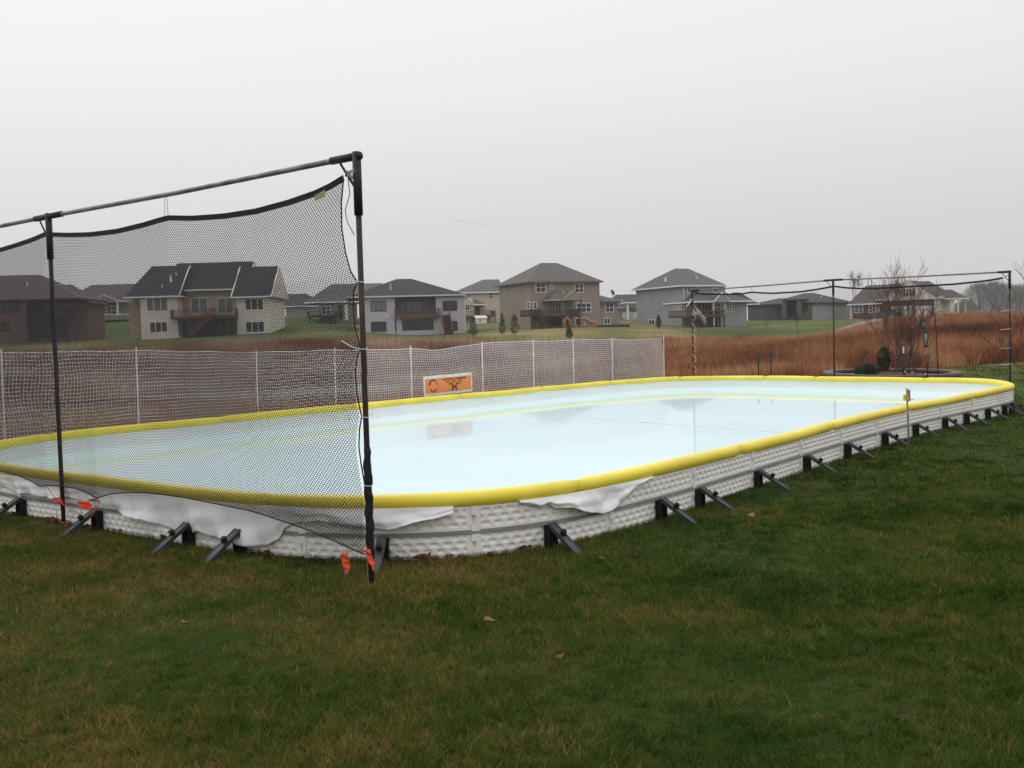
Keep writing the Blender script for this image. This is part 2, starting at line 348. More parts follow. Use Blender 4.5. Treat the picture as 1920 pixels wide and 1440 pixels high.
# seams of the bumper and of the panels, surveyed on the visible stretches
s_near = [hit(p, True) for p in (145, 1080, 1388, 1563)]
s_far = [hit(p, False) for p in (862, 1013, 1142, 1440, 1533, 1738)]
seams = sorted(set(s_near + s_far))
full = []
for a, b in zip(seams, seams[1:] + [seams[0] + NC]):
    L = (b - a) * DS; m = max(1, int(round(L / 2.9))); full += [int(a + (b - a) * k / m) for k in range(m)]
full = sorted(f % NC for f in full)
nseg = len(full)
for k in range(nseg):
    a = full[k]; b = full[(k + 1) % nseg]; b = b + NC if b <= a else b
    ids = list(range(a, b + 1, 3));
    if ids[-1] != b: ids.append(b)
    L = (b - a) * DS; wv = random.uniform(-.012, .012); ph = random.uniform(0, 6)
    pts = []; rad = []
    for i in ids:
        t = (i - a) * DS; c = CUR[i % NC]; sag = wv * math.sin(math.pi * t / L) + 0.004 * math.sin(i * .07 + ph)
        pts.append((c[0] - RCX, c[1] - RCY, BZ + sag)); rad.append(BR * (1 + 0.02 * math.sin(i * .05 + ph)))
    pts[0] = tuple(np.array(pts[0]) + (np.array(pts[1]) - np.array(pts[0])) * 0.04)
    rad[0] *= .80; rad[-1] *= .82; rad[1] *= 1.03
    MB().tube(pts, rad, 16).build('bumper_segment', M_BUMP, rink, True)
# board panels: two moulded tiers with rows of oval dimples, and the grey rail between them
near_lo, near_hi = hit(1903, True), hit(-400, True)
j0 = hit(875, True)
PL = int(round(1.42 / DS)); NP = NC // PL
joints = [(j0 + int(round(k * NC / NP))) % NC for k in range(NP)]
def oval(x, z, px, pz, w, h):
    """height of staggered rounded dimples on a px by pz lattice"""
    r = np.floor(z / pz); xx = x + (r % 2) * px / 2; dx = (xx % px) - px / 2; dz = (z % pz) - pz / 2
    q = (np.maximum(np.abs(dx) - (w - h) / 2, 0) ** 2 + dz ** 2) / (h / 2) ** 2
    return np.clip((1.15 - q) * 2.2, 0, 1)
def visible(i):  # does the outside of the board face the camera?
    return (CUR[i % NC] @ NRM[i % NC]) < 0.3
dnear = lambda i: np.linalg.norm(CUR[i % NC])
for k in range(NP):
    a = joints[k]; b = joints[(k + 1) % NP]; b = b + NC if b <= a else b
    vis = any(visible(i) for i in (a, b, (a + b) // 2)); L = (b - a) * DS; g = 0.006
    if vis:
        nx = int(L / (0.0075 if dnear((a + b) // 2) < 11 else 0.014))
        for tier, (z0, z1) in enumerate(((-0.10, 0.178), (0.205, 0.43))):
            nz = 44 if dnear((a + b) // 2) < 11 else 30
            xs = np.linspace(g, L - g, nx); zs = np.linspace(z0, z1, nz); X, Z = np.meshgrid(xs, zs, indexing='ij')
            mgn = np.minimum(np.minimum(X - 0.06, L - 0.06 - X), np.minimum(Z - z0 - .012, z1 - .012 - Z))
            dep = -0.013 * oval(X, Z - z0 - .022, 0.104, 0.053, 0.062, 0.031) * (mgn > 0)
            edge = np.minimum(np.minimum(X - g, L - g - X), np.minimum(Z - z0, z1 - Z)); dep = dep - 0.012 * (edge < 1e-6)
            fi = a + X / DS; i0 = np.floor(fi).astype(int); w = (fi - i0)[..., None]
            base = CUR[i0 % NC] * (1 - w) + CUR[(i0 + 1) % NC] * w; nn = NRM[i0 % NC] * (1 - w) + NRM[(i0 + 1) % NC] * w
            Pq = base + nn * (0.035 + dep)[..., None]
            V = np.concatenate([Pq - [RCX, RCY], Z[..., None]], 2).reshape(-1, 3)
            ii, jj = np.meshgrid(np.arange(nx - 1), np.arange(nz - 1), indexing='ij')
            F = np.stack([ii * nz + jj, (ii + 1) * nz + jj, (ii + 1) * nz + jj + 1, ii * nz + jj + 1], 2).reshape(-1, 4)
            np_mesh('board_panel', V, F, M_BOARD, rink, smooth=True)
        ids = list(range(a, b + 1, 4)); ids = ids + [b] if ids[-1] != b else ids
        mb = MB()
        for p, q in zip(ids[:-1], ids[1:]):
            A = CUR[p % NC] + NRM[p % NC] * .040; B = CUR[q % NC] + NRM[q % NC] * .040
            mb.beam((A[0] - RCX, A[1] - RCY, 0.192), (B[0] - RCX, B[1] - RCY, 0.192), 0.02, 0.020)
        mb.build('rail', M_RAIL, rink)
        # hinge plates at the panel joint
        c = CUR[a % NC] + NRM[a % NC] * .036; t = TAN[a % NC]; mb = MB()
        mb.beam((c[0] - RCX - t[0] * .030, c[1] - RCY - t[1] * .030, .0), (c[0] - RCX - t[0] * .030, c[1] - RCY - t[1] * .030, .40), .05, .016, up=(t[0], t[1], 0)) if False else mb.poly([(c[0] - RCX + t[0] * a_, c[1] - RCY + t[1] * a_, z_) for a_, z_ in ((-.045, .0), (.02, .0), (.02, .06), (-.02, .06), (-.02, .12), (.02, .12), (.02, .26), (-.02, .26), (-.02, .33), (.02, .33), (.02, .40), (-.045, .40))], (NRM[a % NC][0] * .010, NRM[a % NC][1] * .010, 0))
        mb.build('hinge', M_BOARD, rink)
    # plain core of the panel: seals the back
    ids = list(range(a, b + 1, 6)); ids = ids + [b] if ids[-1] != b else ids
    V = []; F = []
    for i in ids:
        c = CUR[i % NC]; n_ = NRM[i % NC]
        for off, z in ((.02, -.12), (.02, .43), (-.012, .43), (-.012, -.12)): V.append((c[0] + n_[0] * off - RCX, c[1] + n_[1] * off - RCY, z))
    for q in range(len(ids) - 1):
        for r_ in range(4): F.append((q * 4 + r_, q * 4 + (r_ + 1) % 4, q * 4 + 4 + (r_ + 1) % 4, q * 4 + 4 + r_))
    mesh_obj('panel_core', V, F, M_BOARD, rink)
# mud splash and grime along the foot of the boards
n = M_BOARD.node_tree; b_ = n.nodes['Principled BSDF']; src = b_.inputs['Base Color'].links[0].from_socket
tcn = n.nodes.new('ShaderNodeTexCoord'); sx = n.nodes.new('ShaderNodeSeparateXYZ'); n.links.new(tcn.outputs['Object'], sx.inputs[0]); no = n.nodes.new('ShaderNodeTexNoise'); no.inputs['Scale'].default_value = 9; no.inputs['Detail'].default_value = 8; no.inputs['Roughness'].default_value = .7; n.links.new(tcn.outputs['Object'], no.inputs['Vector'])
m1 = n.nodes.new('ShaderNodeMath'); m1.operation = 'MULTIPLY_ADD'; m1.inputs[1].default_value = -5.0; m1.inputs[2].default_value = .12; n.links.new(sx.outputs[2], m1.inputs[0]); m2 = n.nodes.new('ShaderNodeMath'); n.links.new(m1.outputs[0], m2.inputs[0]); n.links.new(no.outputs[0], m2.inputs[1])
rr_ = n.nodes.new('ShaderNodeValToRGB'); rr_.color_ramp.elements[0].position = .42; rr_.color_ramp.elements[1].position = .85; rr_.color_ramp.elements[1].color = (.75, .75, .75, 1); n.links.new(m2.outputs[0], rr_.inputs[0]); mx_ = n.nodes.new('ShaderNodeMix'); mx_.data_type = 'RGBA'; mx_.inputs[7].default_value = (.30, .24, .17, 1); n.links.new(rr_.outputs[0], mx_.inputs[0]); n.links.new(src, mx_.inputs[6]); n.links.new(mx_.outputs[2], b_.inputs['Base Color'])
# inner liner, leaning in a little towards the water
V = []; F = []; ids = list(range(0, NC, 3)); m_ = 6
for q, i in enumerate(ids):
    for r_ in range(m_):
        t = r_ / (m_ - 1); off = -0.03 - 0.10 * (1 - t) ** 2 - 0.008 * math.sin(i * .06) * math.sin(t * 3) - .004 * math.sin(i * .21 + t * 4)
        c = CUR[i] + NRM[i] * off; V.append((c[0] - RCX, c[1] - RCY, 0.18 + t * 0.24))
for q in range(len(ids)):
    p = (q + 1) % len(ids)
    for r_ in range(m_ - 1): F.append((q * m_ + r_, p * m_ + r_, p * m_ + r_ + 1, q * m_ + r_ + 1))
mesh_obj('liner', V, F, M_LINER, rink, True)
# water over the pale liner
def water_mat():
    m = bpy.data.materials.new('rink_water'); m.use_nodes = True; n = m.node_tree; b = n.nodes['Principled BSDF']
    b.inputs['Roughness'].default_value = 0.035; b.inputs['IOR'].default_value = 1.075; b.inputs['Specular IOR Level'].default_value = 0.5
    g = n.nodes.new('ShaderNodeNewGeometry')
    no = n.nodes.new('ShaderNodeTexNoise'); no.inputs['Scale'].default_value = 0.5; no.inputs['Detail'].default_value = 8; no.inputs['Roughness'].default_value = .6
    n.links.new(g.outputs['Position'], no.inputs['Vector'])
    r = n.nodes.new('ShaderNodeValToRGB'); r.color_ramp.elements[0].position = .3; r.color_ramp.elements[1].position = .7
    r.color_ramp.elements[0].color = (.57, .75, .79, 1); r.color_ramp.elements[1].color = (.66, .81, .83, 1)
    n.links.new(no.outputs[0], r.inputs[0]); n.links.new(r.outputs[0], b.inputs['Base Color'])
    n2 = n.nodes.new('ShaderNodeTexNoise'); n2.inputs['Scale'].default_value = 3; n2.inputs['Detail'].default_value = 2; n.links.new(g.outputs['Position'], n2.inputs['Vector'])
    bu = n.nodes.new('ShaderNodeBump'); bu.inputs['Strength'].default_value = 0.03; bu.inputs['Distance'].default_value = 0.01
    n.links.new(n2.outputs[0], bu.inputs['Height']); n.links.new(bu.outputs[0], b.inputs['Normal']); return m
ids = list(range(0, NC, 3)); V = [(CUR[i][0] + NRM[i][0] * -.05, CUR[i][1] + NRM[i][1] * -.05, WZ) for i in ids]
cx, cy = CUR.mean(0); V.append((cx, cy, WZ)); nI = len(ids)
wo = mesh_obj('water', V, [(i, (i + 1) % nI, nI) for i in range(nI)], water_mat()); tag(wo, kind='structure')
# thin red centre line and spot drawn on the liner
M_RED = mat('faded_red', (.70, .62, .60), 0.5)
A = on_z(1000, 777, WZ); B = on_z(1490, 813, WZ); MB().beam((A[0] - RCX, A[1] - RCY, WZ), (B[0] - RCX, B[1] - RCY, WZ), .018, .006).build('centre_line', M_RED, rink)
P = on_z(1206, 792, WZ); MB().tube([(P[0] - RCX, P[1] - RCY, WZ - .002), (P[0] - RCX, P[1] - RCY, WZ + .005)], .07, 16).build('centre_spot', mat('spot_red', (.7, .42, .40), .5), rink)

# liner film hanging out over the near boards
def flap(edge, seed):
    pts = [wall_pt(x, y) for x, y in edge]; s = np.array([p[0] for p in pts]); z = np.array([p[1] for p in pts])
    # arc may wrap and runs downwards with px: unwrap
    s = np.unwrap(s * 2 * np.pi / PER) * PER / 2 / np.pi; o = np.argsort(s); s = s[o]; z = z[o]
    r = random.Random(seed); S = np.arange(s[0], s[-1], 0.015); Zb = np.interp(S, s, z); m = 18; V = []; F = []
    ph = [r.uniform(0, 6) for _ in range(6)]
    for q, (a, zb) in enumerate(zip(S, Zb)):
        fa = a / DS; i = int(math.floor(fa)) % NC; w_ = fa - math.floor(fa); n_ = NRM[i] * (1 - w_) + NRM[(i + 1) % NC] * w_; c = CUR[i] * (1 - w_) + CUR[(i + 1) % NC] * w_; ztop = BZ - .035; zb = min(zb, ztop - .008)
        zb += .004 * math.sin(a * 15 + ph[0])
        for k in range(m):
            t = k / (m - 1); zz = ztop + (zb - ztop) * t; drop = ztop - zz
            tri = lambda q_: abs((q_ / math.pi) % 2 - 1) * 2 - 1
            fold = .026 * math.sin(a * 4.3 + ph[2] + 2.2 * t) + .017 * tri(a * 8.5 + ph[3] - 2.6 * t) + .011 * tri(a * 19 + ph[4] + 3.5 * t + math.sin(a * 3)) + .007 * tri(a * 6 - 11 * t + ph[5]) + .004 * tri(a * 37 + 4 * t)
            off = .052 + .03 * math.sin(min(1, t * 1.3) * math.pi / 2) + max(-.028, fold * (0.25 + t) * min(1, drop / .06))
            V.append((c[0] + n_[0] * off - RCX, c[1] + n_[1] * off - RCY, zz))
        if q:
            for k in range(m - 1): b0 = (q - 1) * m; b1 = q * m; F.append((b0 + k, b1 + k, b1 + k + 1, b0 + k + 1))
    o_ = mesh_obj('tarp_flap', V, F, M_TARP, rink, True)
    md = o_.modifiers.new('s', 'SOLIDIFY'); md.thickness = 0.002
flap([(-60, 880), (0, 907), (25, 921), (75, 930), (110, 932), (125, 930), (160, 940), (187, 935), (200, 950), (237, 962), (287, 977), (332, 997), (357, 1001), (377, 995),
      (390, 1002), (430, 1010), (455, 1020), (505, 1022), (525, 1010), (532, 993), (550, 980), (600, 976), (650, 985), (700, 991), (730, 991), (775, 977), (810, 972), (850, 959)], 1)
flap([(970, 944), (1012, 950), (1027, 943), (1037, 952), (1065, 951), (1100, 960), (1122, 964), (1142, 955), (1165, 937), (1190, 919), (1208, 903), (1222, 893)], 2)

# braces: black upright, steel strut down to the grass, bolt
def brace_proto():
    t = empty('rink_brace')
    MB().box(-.045, .045, 0.0, .035, -.08, .185).box(-.045, -.037, .035, .07, -.06, .17).box(.037, .045, .035, .07, -.06, .17).build('upright', M_BLACK, t)
    MB().beam((0, .045, .20), (0, .40, -.01), .070, .018).beam((-.033, .045, .196), (-.033, .40, -.014), .007, .034).beam((.033, .045, .196), (.033, .40, -.014), .007, .034).build('strut', M_STRUT, t)
    MB().tube([(0, .185, .125), (0, .21, .165)], .024, 6).build('bolt', M_BLACK, t)
    return t
bp = brace_proto()
BRX = [38, 178, 350, 440, 712, 1018, 1228, 1303, 1414, 1507, 1585, 1655, 1714, 1768, 1810, 1849, 1880, 1893]
ordn = ['leftmost', 'second', 'third', 'fourth', 'fifth', 'sixth', 'seventh', 'eighth', 'ninth', 'tenth', 'eleventh', 'twelfth', 'thirteenth', 'fourteenth', 'fifteenth', 'sixteenth', 'seventeenth', 'rightmost']
extra = {0: 'left of the red flags', 1: 'beside the rear post of the near net frame', 2: 'under the draped white film', 3: 'just right of the draped film fold', 4: 'right behind the near net post', 5: 'right of the near net post'}
for k, px in enumerate(BRX):
    i = hit(px, True, 0.05); n_ = NRM[i]; c = CUR[i] + n_ * .045; o = bp if k == 0 else copy_tree(bp)
    o.location = (c[0], c[1], 0); o.rotation_euler = (0, 0, math.atan2(n_[1], n_[0]) - math.pi / 2 + random.uniform(-.06, .06))
    tag(o, 'black angled brace, %s%s' % (ordn[k] + ' along the white boards' if ordn[k] in ('leftmost', 'rightmost') else ordn[k] + ' from the left', ', ' + extra[k] if k in extra else ''), 'brace', 'braces propping up the rink boards')

# ------------------------------------------------------------------ net frames
M_GALV = mat('galvanised_pipe', (.30, .31, .31), 0.45, (.16, .15, .14), 6, spec=0.5, metal=0.5)
M_RUST = mat('rusty_pipe', (.022, .013, .012), 0.7, (.06, .042, .036), 5, spec=0.3, stretch=(1, 1, .35))
M_SLEEVE = mat('black_sleeve', (.035, .022, .022), 0.6, (.018, .016, .017), 7)
M_ROPE = mat('twine', (.42, .36, .31), 0.9)
M_WROPE = mat('white_rope', (.7, .68, .66), 0.8)
M_NET = mat('black_netting', (.012, .012, .014), 0.7)
M_BAND = mat('black_webbing', (.012, .011, .012), 0.75, (.02, .02, .02), 30)
def frame(name, p, zt, label, lean=None, rust=M_RUST):
    """p: post feet in plan; one frame: posts, top rail, elbows/tee sleeves, small braces"""
    t = empty(name, (*p[0], 0), 0, label, 'net frame'); o0 = np.array(p[0]); lo = [np.array(q) - o0 for q in p]
    d = lo[-1] / np.linalg.norm(lo[-1])
    for k, q in enumerate(lo):
        MB().tube([(q[0], q[1], -.1), (q[0], q[1], zt[k] * .5), (q[0], q[1], zt[k] - .38)], .0205, 12).build('post', rust if k != 0 or name != 'far' else rust, t, True)
        s = MB().tube([(q[0], q[1], zt[k] - .44), (q[0], q[1], zt[k])], .031, 12)
        s.build('post_sleeve', M_SLEEVE, t, True)
        sg = [1] if k == 0 else ([-1] if k == len(lo) - 1 else [-1, 1])
        a = q + d * (-.26 if -1 in sg else -.036); b = q + d * (.26 if 1 in sg else .036)
        MB().tube([(*a, zt[k] - .03), (*b, zt[k] - .03)], .029, 12).build('rail_sleeve', M_SLEEVE, t, True)
        for g in sg[:1] if len(sg) == 1 else sg[-1:]:
            e = q + d * .17 * g; MB().tube([(*e, zt[k] - .06), (q[0] + d[0] * g * .03, q[1] + d[1] * g * .03, zt[k] - .24)], .009, 6).build('corner_strap', M_SLEEVE, t)
    for k in range(len(lo) - 1):
        a, b = lo[k] + d * .03, lo[k + 1] - d * .03; m = (a + b) / 2; zz = (zt[k] + zt[k + 1]) / 2 - .03
        MB().tube([(*a, zt[k] - .03), (*m, zz - .012), (*b, zt[k + 1] - .03)], .021, 12).build('top_rail', M_GALV, t, True)
    return t
N1 = np.array([-1.039, 7.27]); N2 = np.array([-4.43, 10.04]); dN = (N2 - N1) / np.linalg.norm(N2 - N1); N3 = N2 + (N2 - N1)
frame('net_frame', [N1, N2, N3], [3.048, 3.039, 3.04], 'tall rusty pipe frame standing at the near end of the rink, holding the black net')
F1 = at_y(1893, 507, 25.0); F2 = at_y(1562, 523, 27.7); F3 = at_y(1297, 543, 30.4)
frame('net_frame', [F1[:2], F2[:2], F3[:2]], [F1[2], F2[2], F3[2]], 'tall pipe frame at the far end of the rink, right of the houses')

def plane_of(Pa, Pb):
    d = (np.array(Pb) - np.array(Pa)); L = np.linalg.norm(d); d = d / L; n = np.array([-d[1], d[0]])
    def f(px, py):
        r = ray(px, py); A = np.array([[r[0], -d[0]], [r[1], -d[1]]]); t, a = np.linalg.solve(A, np.array(Pa)); return a, EYE + r[2] * t
    return f, d, n
def interp_curve(P, n):
    P = np.array(P, float); s = np.r_[0, np.cumsum(np.linalg.norm(np.diff(P, axis=0), axis=1))]; s /= s[-1]; t = np.linspace(0, 1, n); return np.stack([np.interp(t, s, P[:, k]) for k in range(2)], 1)
def coons(T, B, Lf, R, nu, nv):
    """T,B: bottom/top curves as function samples, all in plane (a,z). returns sampler on [0,1]^2 (bilinear over fine grid)"""
    T = interp_curve(T, nu); B = interp_curve(B, nu); Lf = interp_curve(Lf, nv); R = interp_curve(R, nv)
    u = np.linspace(0, 1, nu)[:, None, None]; v = np.linspace(0, 1, nv)[None, :, None]
    S = (1 - v) * T[:, None] + v * B[:, None] + (1 - u) * Lf[None] + u * R[None] - ((1-u)*(1-v)*T[0] + u*(1-v)*T[-1] + (1-u)*v*B[0] + u*v*B[-1])
    return S
def sample(S, U, Vv):
    nu, nv = S.shape[:2]; x = np.clip(U, 0, 1) * (nu - 1); y = np.clip(Vv, 0, 1) * (nv - 1); i = np.minimum(x.astype(int), nu - 2); j = np.minimum(y.astype(int), nv - 2)
    fx = (x - i)[:, None]; fy = (y - j)[:, None]
    return S[i, j] * (1-fx)*(1-fy) + S[i+1, j]*fx*(1-fy) + S[i, j+1]*(1-fx)*fy + S[i+1, j+1]*fx*fy
def hexnet(S, La, Lz, w, rp_, r, to3):
    nc = int(La / w); nr = int(Lz / rp_); i, j = np.meshgrid(np.arange(nc), np.arange(nr), indexing='ij'); i = i.ravel(); j = j.ravel()
    x = (i + .5 * (j % 2) + .25) / nc; vl = .28
    yt = (j + .5 - vl) / nr; yb = (j + .5 + vl) / nr
    def P(a, b): return to3(sample(S, a, b), a, b)
    T = P(x, yt); Bm = P(x, yb)
    segA = [T]; segB = [Bm]
    # bottom of (i,j) joins tops of row j+1
    m = j < nr - 1; xi = i[m]; xj = j[m]
    for dlt in (0, 1):
        ni = xi + dlt - 1 + (xj % 2); ok = (ni >= 0) & (ni < nc); xa = (xi[ok] + .5 * (xj[ok] % 2) + .25) / nc; xb = (ni[ok] + .5 * ((xj[ok] + 1) % 2) + .25) / nc
        segA.append(P(xa, (xj[ok] + .5 + vl) / nr)); segB.append(P(xb, (xj[ok] + 1.5 - vl) / nr))
    return strands(np.concatenate(segA), np.concatenate(segB), r)
def band(mb, pts, h, th):
    for a, b in zip(pts[:-1], pts[1:]): mb.beam(a, b, th, h)
# near net
f, d, n = plane_of(N1, N2); nOut = -n if (N1 @ -n) < 0 else n   # towards the camera
if (nOut @ N1) > 0: nOut = -nOut
topc = [(644, 337), (620, 352), (590, 366), (540, 383), (480, 399), (420, 408), (360, 412), (316, 411), (300, 415), (270, 424), (220, 436), (170, 442), (130, 443), (97, 442), (86, 441), (60, 452), (30, 462), (0, 471), (-60, 483), (-130, 491)]
rgt = [(644, 337), (640, 380), (641, 430), (648, 475), (657, 508), (670, 529), (663, 548), (662, 575), (665, 610), (671, 635), (676, 654), (669, 672), (666, 700), (669, 740), (678, 781), (674, 805), (673, 838), (677, 870), (684, 909), (689, 940), (690, 985), (693, 1037)]
bot = [(693, 1037), (660, 1023), (637, 1012), (575, 987), (500, 962), (475, 955), (400, 940), (360, 932), (320, 926), (280, 922), (245, 922), (215, 925), (190, 933), (172, 922), (150, 914), (125, 911), (105, 909), (92, 909), (86, 912), (70, 902), (45, 891), (20, 884), (0, 880), (-60, 868), (-130, 862)]
tA = [f(*p) for p in topc]; rA = [f(*p) for p in rgt]; bA = [f(*p) for p in bot]
lA = [tA[-1], bA[-1]]
S = coons(tA, bA, rA, lA, 300, 160)
def to3n(q, u, v):
    bil = .06 * np.sin(np.pi * np.clip(v, 0, 1)) * np.sin(q[:, 0] * 1.9) * .6 + .05 * v ** 3
    pl = N1[None] + d[None] * q[:, :1] + nOut[None] * (bil + .0)[:, None]
    return np.c_[pl, q[:, 1]]
netE = empty('safety_net', (*N1, 0), 0, 'black safety net sagging from the near pipe frame across the left half of the view', 'net')
La = abs(tA[-1][0]); V, F = hexnet(S, La, 2.55, .0285, .0148, .0027, to3n)
V = V - np.array([N1[0], N1[1], 0]); np_mesh('netting', V, F, M_NET, netE)
def pl3(P, ofs=0.0): return [tuple(np.r_[d * a + nOut * ofs, z]) for a, z in P]
mb = MB(); tt = interp_curve(tA, 90); band(mb, pl3([(a, z + .012) for a, z in tt]), .042, .010); mb.build('top_band', M_BAND, netE)
MB().tube(pl3(rA), .0055, 6).build('edge_cord', M_BAND, netE, True)
q = interp_curve(bA, 120); q3 = to3n(q, np.zeros(120), np.ones(120)) - np.array([N1[0], N1[1], 0]); MB().tube([tuple(x) for x in q3], .006, 5).build('edge_cord', M_BAND, netE, True)
a, z = f(603, 360); MB().add([], []).poly([tuple(np.r_[d * (a - .055) + nOut * .012, z - .035]), tuple(np.r_[d * (a + .06) + nOut * .012, z - .062]), tuple(np.r_[d * (a + .06) + nOut * .012, z - .02]), tuple(np.r_[d * (a - .055) + nOut * .012, z + .01])], (nOut[0] * .003, nOut[1] * .003, 0)).build('label_tape', mat('tape_tan', (.42, .36, .22), .7), netE)
# bunched net down the foot of the post
V, F = [], []
mb = MB(); r = random.Random(4)
pts = [(.004 * math.sin(k * 1.3), .004 * math.cos(k * 1.7), .98 - k * .036) for k in range(0, 24)]
mb.tube(pts, [.022 + .008 * min(1, k / 5) * min(1, (23 - k) / 5 + .2) + .003 * math.sin(k * 2.1) for k in range(24)], 10); mb.build('bunched_netting', M_NET, netE, True)
# ties
def cord(pts, r, m, label, cat='cord', name='tie_cord', group=None, par=None):
    P0 = np.array(pts[0], float); mb = MB().tube([tuple(np.array(p) - P0) for p in pts], r, 6); o = mb.build(name, m, par, True); o.location = tuple(P0 - (np.array(par.location) if par else 0)); return o if par else tag(o, label, cat, group)
def w3(a, z, o=0.0): return np.r_[N1 + d * a + nOut * o, z]
a0, z0 = f(313, 409); cord([w3(a0 - .02, z0), w3(a0 - .015, z0 + .165), w3(a0 + .0, z0 + .185), w3(a0 + .02, z0 + .165), w3(a0 + .03, z0)], .0025, M_ROPE, '', name='hanger_wire', par=netE)
for (px, py, nm) in ((668, 529, 'white twist tie on the near post level with the house roofs'), (676, 654, 'pale twist tie on the near post just above the snow fence top'), (681, 781, 'pale twist tie on the near post in front of the water'), (686, 909, 'lowest pale twist tie on the near post, at the bumper')):
    a_, z_ = f(px, py); P = [w3(a_ , z_ - .0, .0)] + [np.r_[N1 + nOut * .033 * math.cos(t) - d * .033 * math.sin(t), z_ - .004 * t] for t in np.linspace(-1.4, 1.4, 7)] + [w3(-.0, z_ + .008, -.035)]
    cord(P, .0035, M_WROPE, nm, 'twist tie', 'twist_tie')
a_, z_ = f(676, 654); cord([w3(.02, z_, .03), w3(.10, z_ + .02, .03), w3(.19, z_ + .06, .03)], .004, M_WROPE, 'pale loose end of twist tie poking left from the near post', 'twist tie', 'twist_tie')
ac, zc = f(650, 325)
knot = MB()
for k in range(4):
    zz = zc + .0 - k * .008
    knot.tube([tuple(np.r_[d * (.11 - .03 * (1 - math.cos(t)) ) * 0 + d * (.045 * math.cos(t) + .03) + nOut * .045 * math.sin(t), zz - .02 * math.cos(t)]) for t in np.linspace(0, 2 * math.pi, 16)], .0035, 6, False)
knot.tube([tuple(np.r_[d * .075, zc - .01]), tuple(np.r_[d * .10, zc + .015]), tuple(np.r_[d * .12, zc - .02])], .008, 6)
knot.tube([tuple(np.r_[d * .1, zc]), tuple(np.r_[d * .07 + nOut * .02, zc - .08]), tuple(np.r_[d * .06 + nOut * .02, zc - .15]), tuple(np.r_[d * .115 + nOut * .02, zc - .26]), tuple(np.r_[d * .10 + nOut * .02, zc - .34]), tuple(np.r_[d * .03 + nOut * .02, zc - .44])], .004, 6)
o = knot.build('twine_knot', M_ROPE, None, True); o.location = (*N1, 0); tag(o, 'pale twine knotted round the near post with a loose hanging tail', 'twine')
# far net
g, d2, n2 = plane_of(F1[:2], F3[:2])
ftop = [(1880, 521), (1860, 525), (1840, 527.5), (1788, 533), (1705, 537.5), (1640, 541), (1615, 541), (1590, 540), (1566, 537), (1560, 537.5), (1530, 543), (1501, 547), (1448, 550), (1425, 549), (1410, 547.7), (1395, 550.5), (1370, 552), (1352, 552), (1317, 551), (1299, 547)]
tB = [g(*p) for p in ftop]; rB = [g(1880, 521), g(1881, 535), g(1891, 554), g(1888, 580), g(1890, 640)]; rB.append((rB[-1][0], .35)); lB = [tB[-1], (tB[-1][0] - .1, 1.5), (tB[-1][0], .35)]; bB = [rB[-1], ((rB[-1][0] + lB[-1][0]) / 2, .3), lB[-1]]
S2 = coons(tB, bB, rB, lB, 200, 60)
net2 = empty('safety_net', (*F1[:2], 0), 0, 'fine black net hanging on the far pipe frame in front of the brick house', 'net')
V, F = hexnet(S2, abs(tB[-1][0] - tB[0][0]), 2.4, .048, .025, .0013, lambda q, u, v: np.c_[d2[None] * q[:, :1] + n2[None] * (.05 * np.sin(q[:, :1] * 2)), q[:, 1]])
np_mesh('netting', V, F, M_NET, net2)
mb = MB(); band(mb, [tuple(np.r_[d2 * a, z]) for a, z in interp_curve(tB, 80)], .045, .012); mb.build('top_band', M_BAND, net2)
MB().tube([tuple(np.r_[d2 * a, z]) for a, z in rB], .008, 5).build('edge_cord', mat('grey_cord', (.12, .12, .12), .8), net2)
a0, z0 = g(1410, 548); cord([np.r_[F1[:2] + d2 * a0, z0], np.r_[F1[:2] + d2 * a0, z0 + .19]], .004, M_BAND, '', name='hanger_wire', par=net2)
a0, z0 = g(1881, 521); MB0 = [np.r_[F1[:2] + d2 * a0, z0], np.r_[F1[:2] + d2 * (a0 * .5), z0 + .05], np.r_[F1[:2] - n2 * .04, z0 + .06]]
cord(MB0, .014, M_WROPE, 'white rope tying the far net to its right post', 'rope', 'tie_rope')
P = []
for k in range(57):
    t = k / 56; zz = 2.45 - t * 2.1; P.append(np.r_[F3[:2] + np.array([.055 * math.sin(k * math.pi / 4 * .98) + .04, -.05 * math.cos(k * math.pi / 4 * .98)]), zz])
cord(P, .009, M_WROPE, 'white rope laced in a zigzag down the far left post', 'rope', 'tie_rope')
cord([np.r_[F3[:2] + np.array([-.0, -.04]), 2.62], np.r_[F3[:2] + np.array([-.12, -.04]), 2.45], np.r_[F3[:2] + np.array([-.2, -.04]), 2.38]], .018, M_WROPE, 'white rope end at the top of the far left post', 'rope', 'tie_rope')
for py in (583.5, 618, 653.5, 684):
    a_, z_ = g(1884, py); cord([np.r_[F1[:2] + d2 * .22, z_ - .0], np.r_[F1[:2] - d2 * .0 + np.array([0, -.035]), z_ + .02]], .008, M_WROPE, 'pale twist tie on the right post of the far net frame, %s' % {583.5: 'topmost', 618: 'second from the top', 653.5: 'third from the top', 684: 'lowest'}[py], 'twist tie', 'twist_tie')

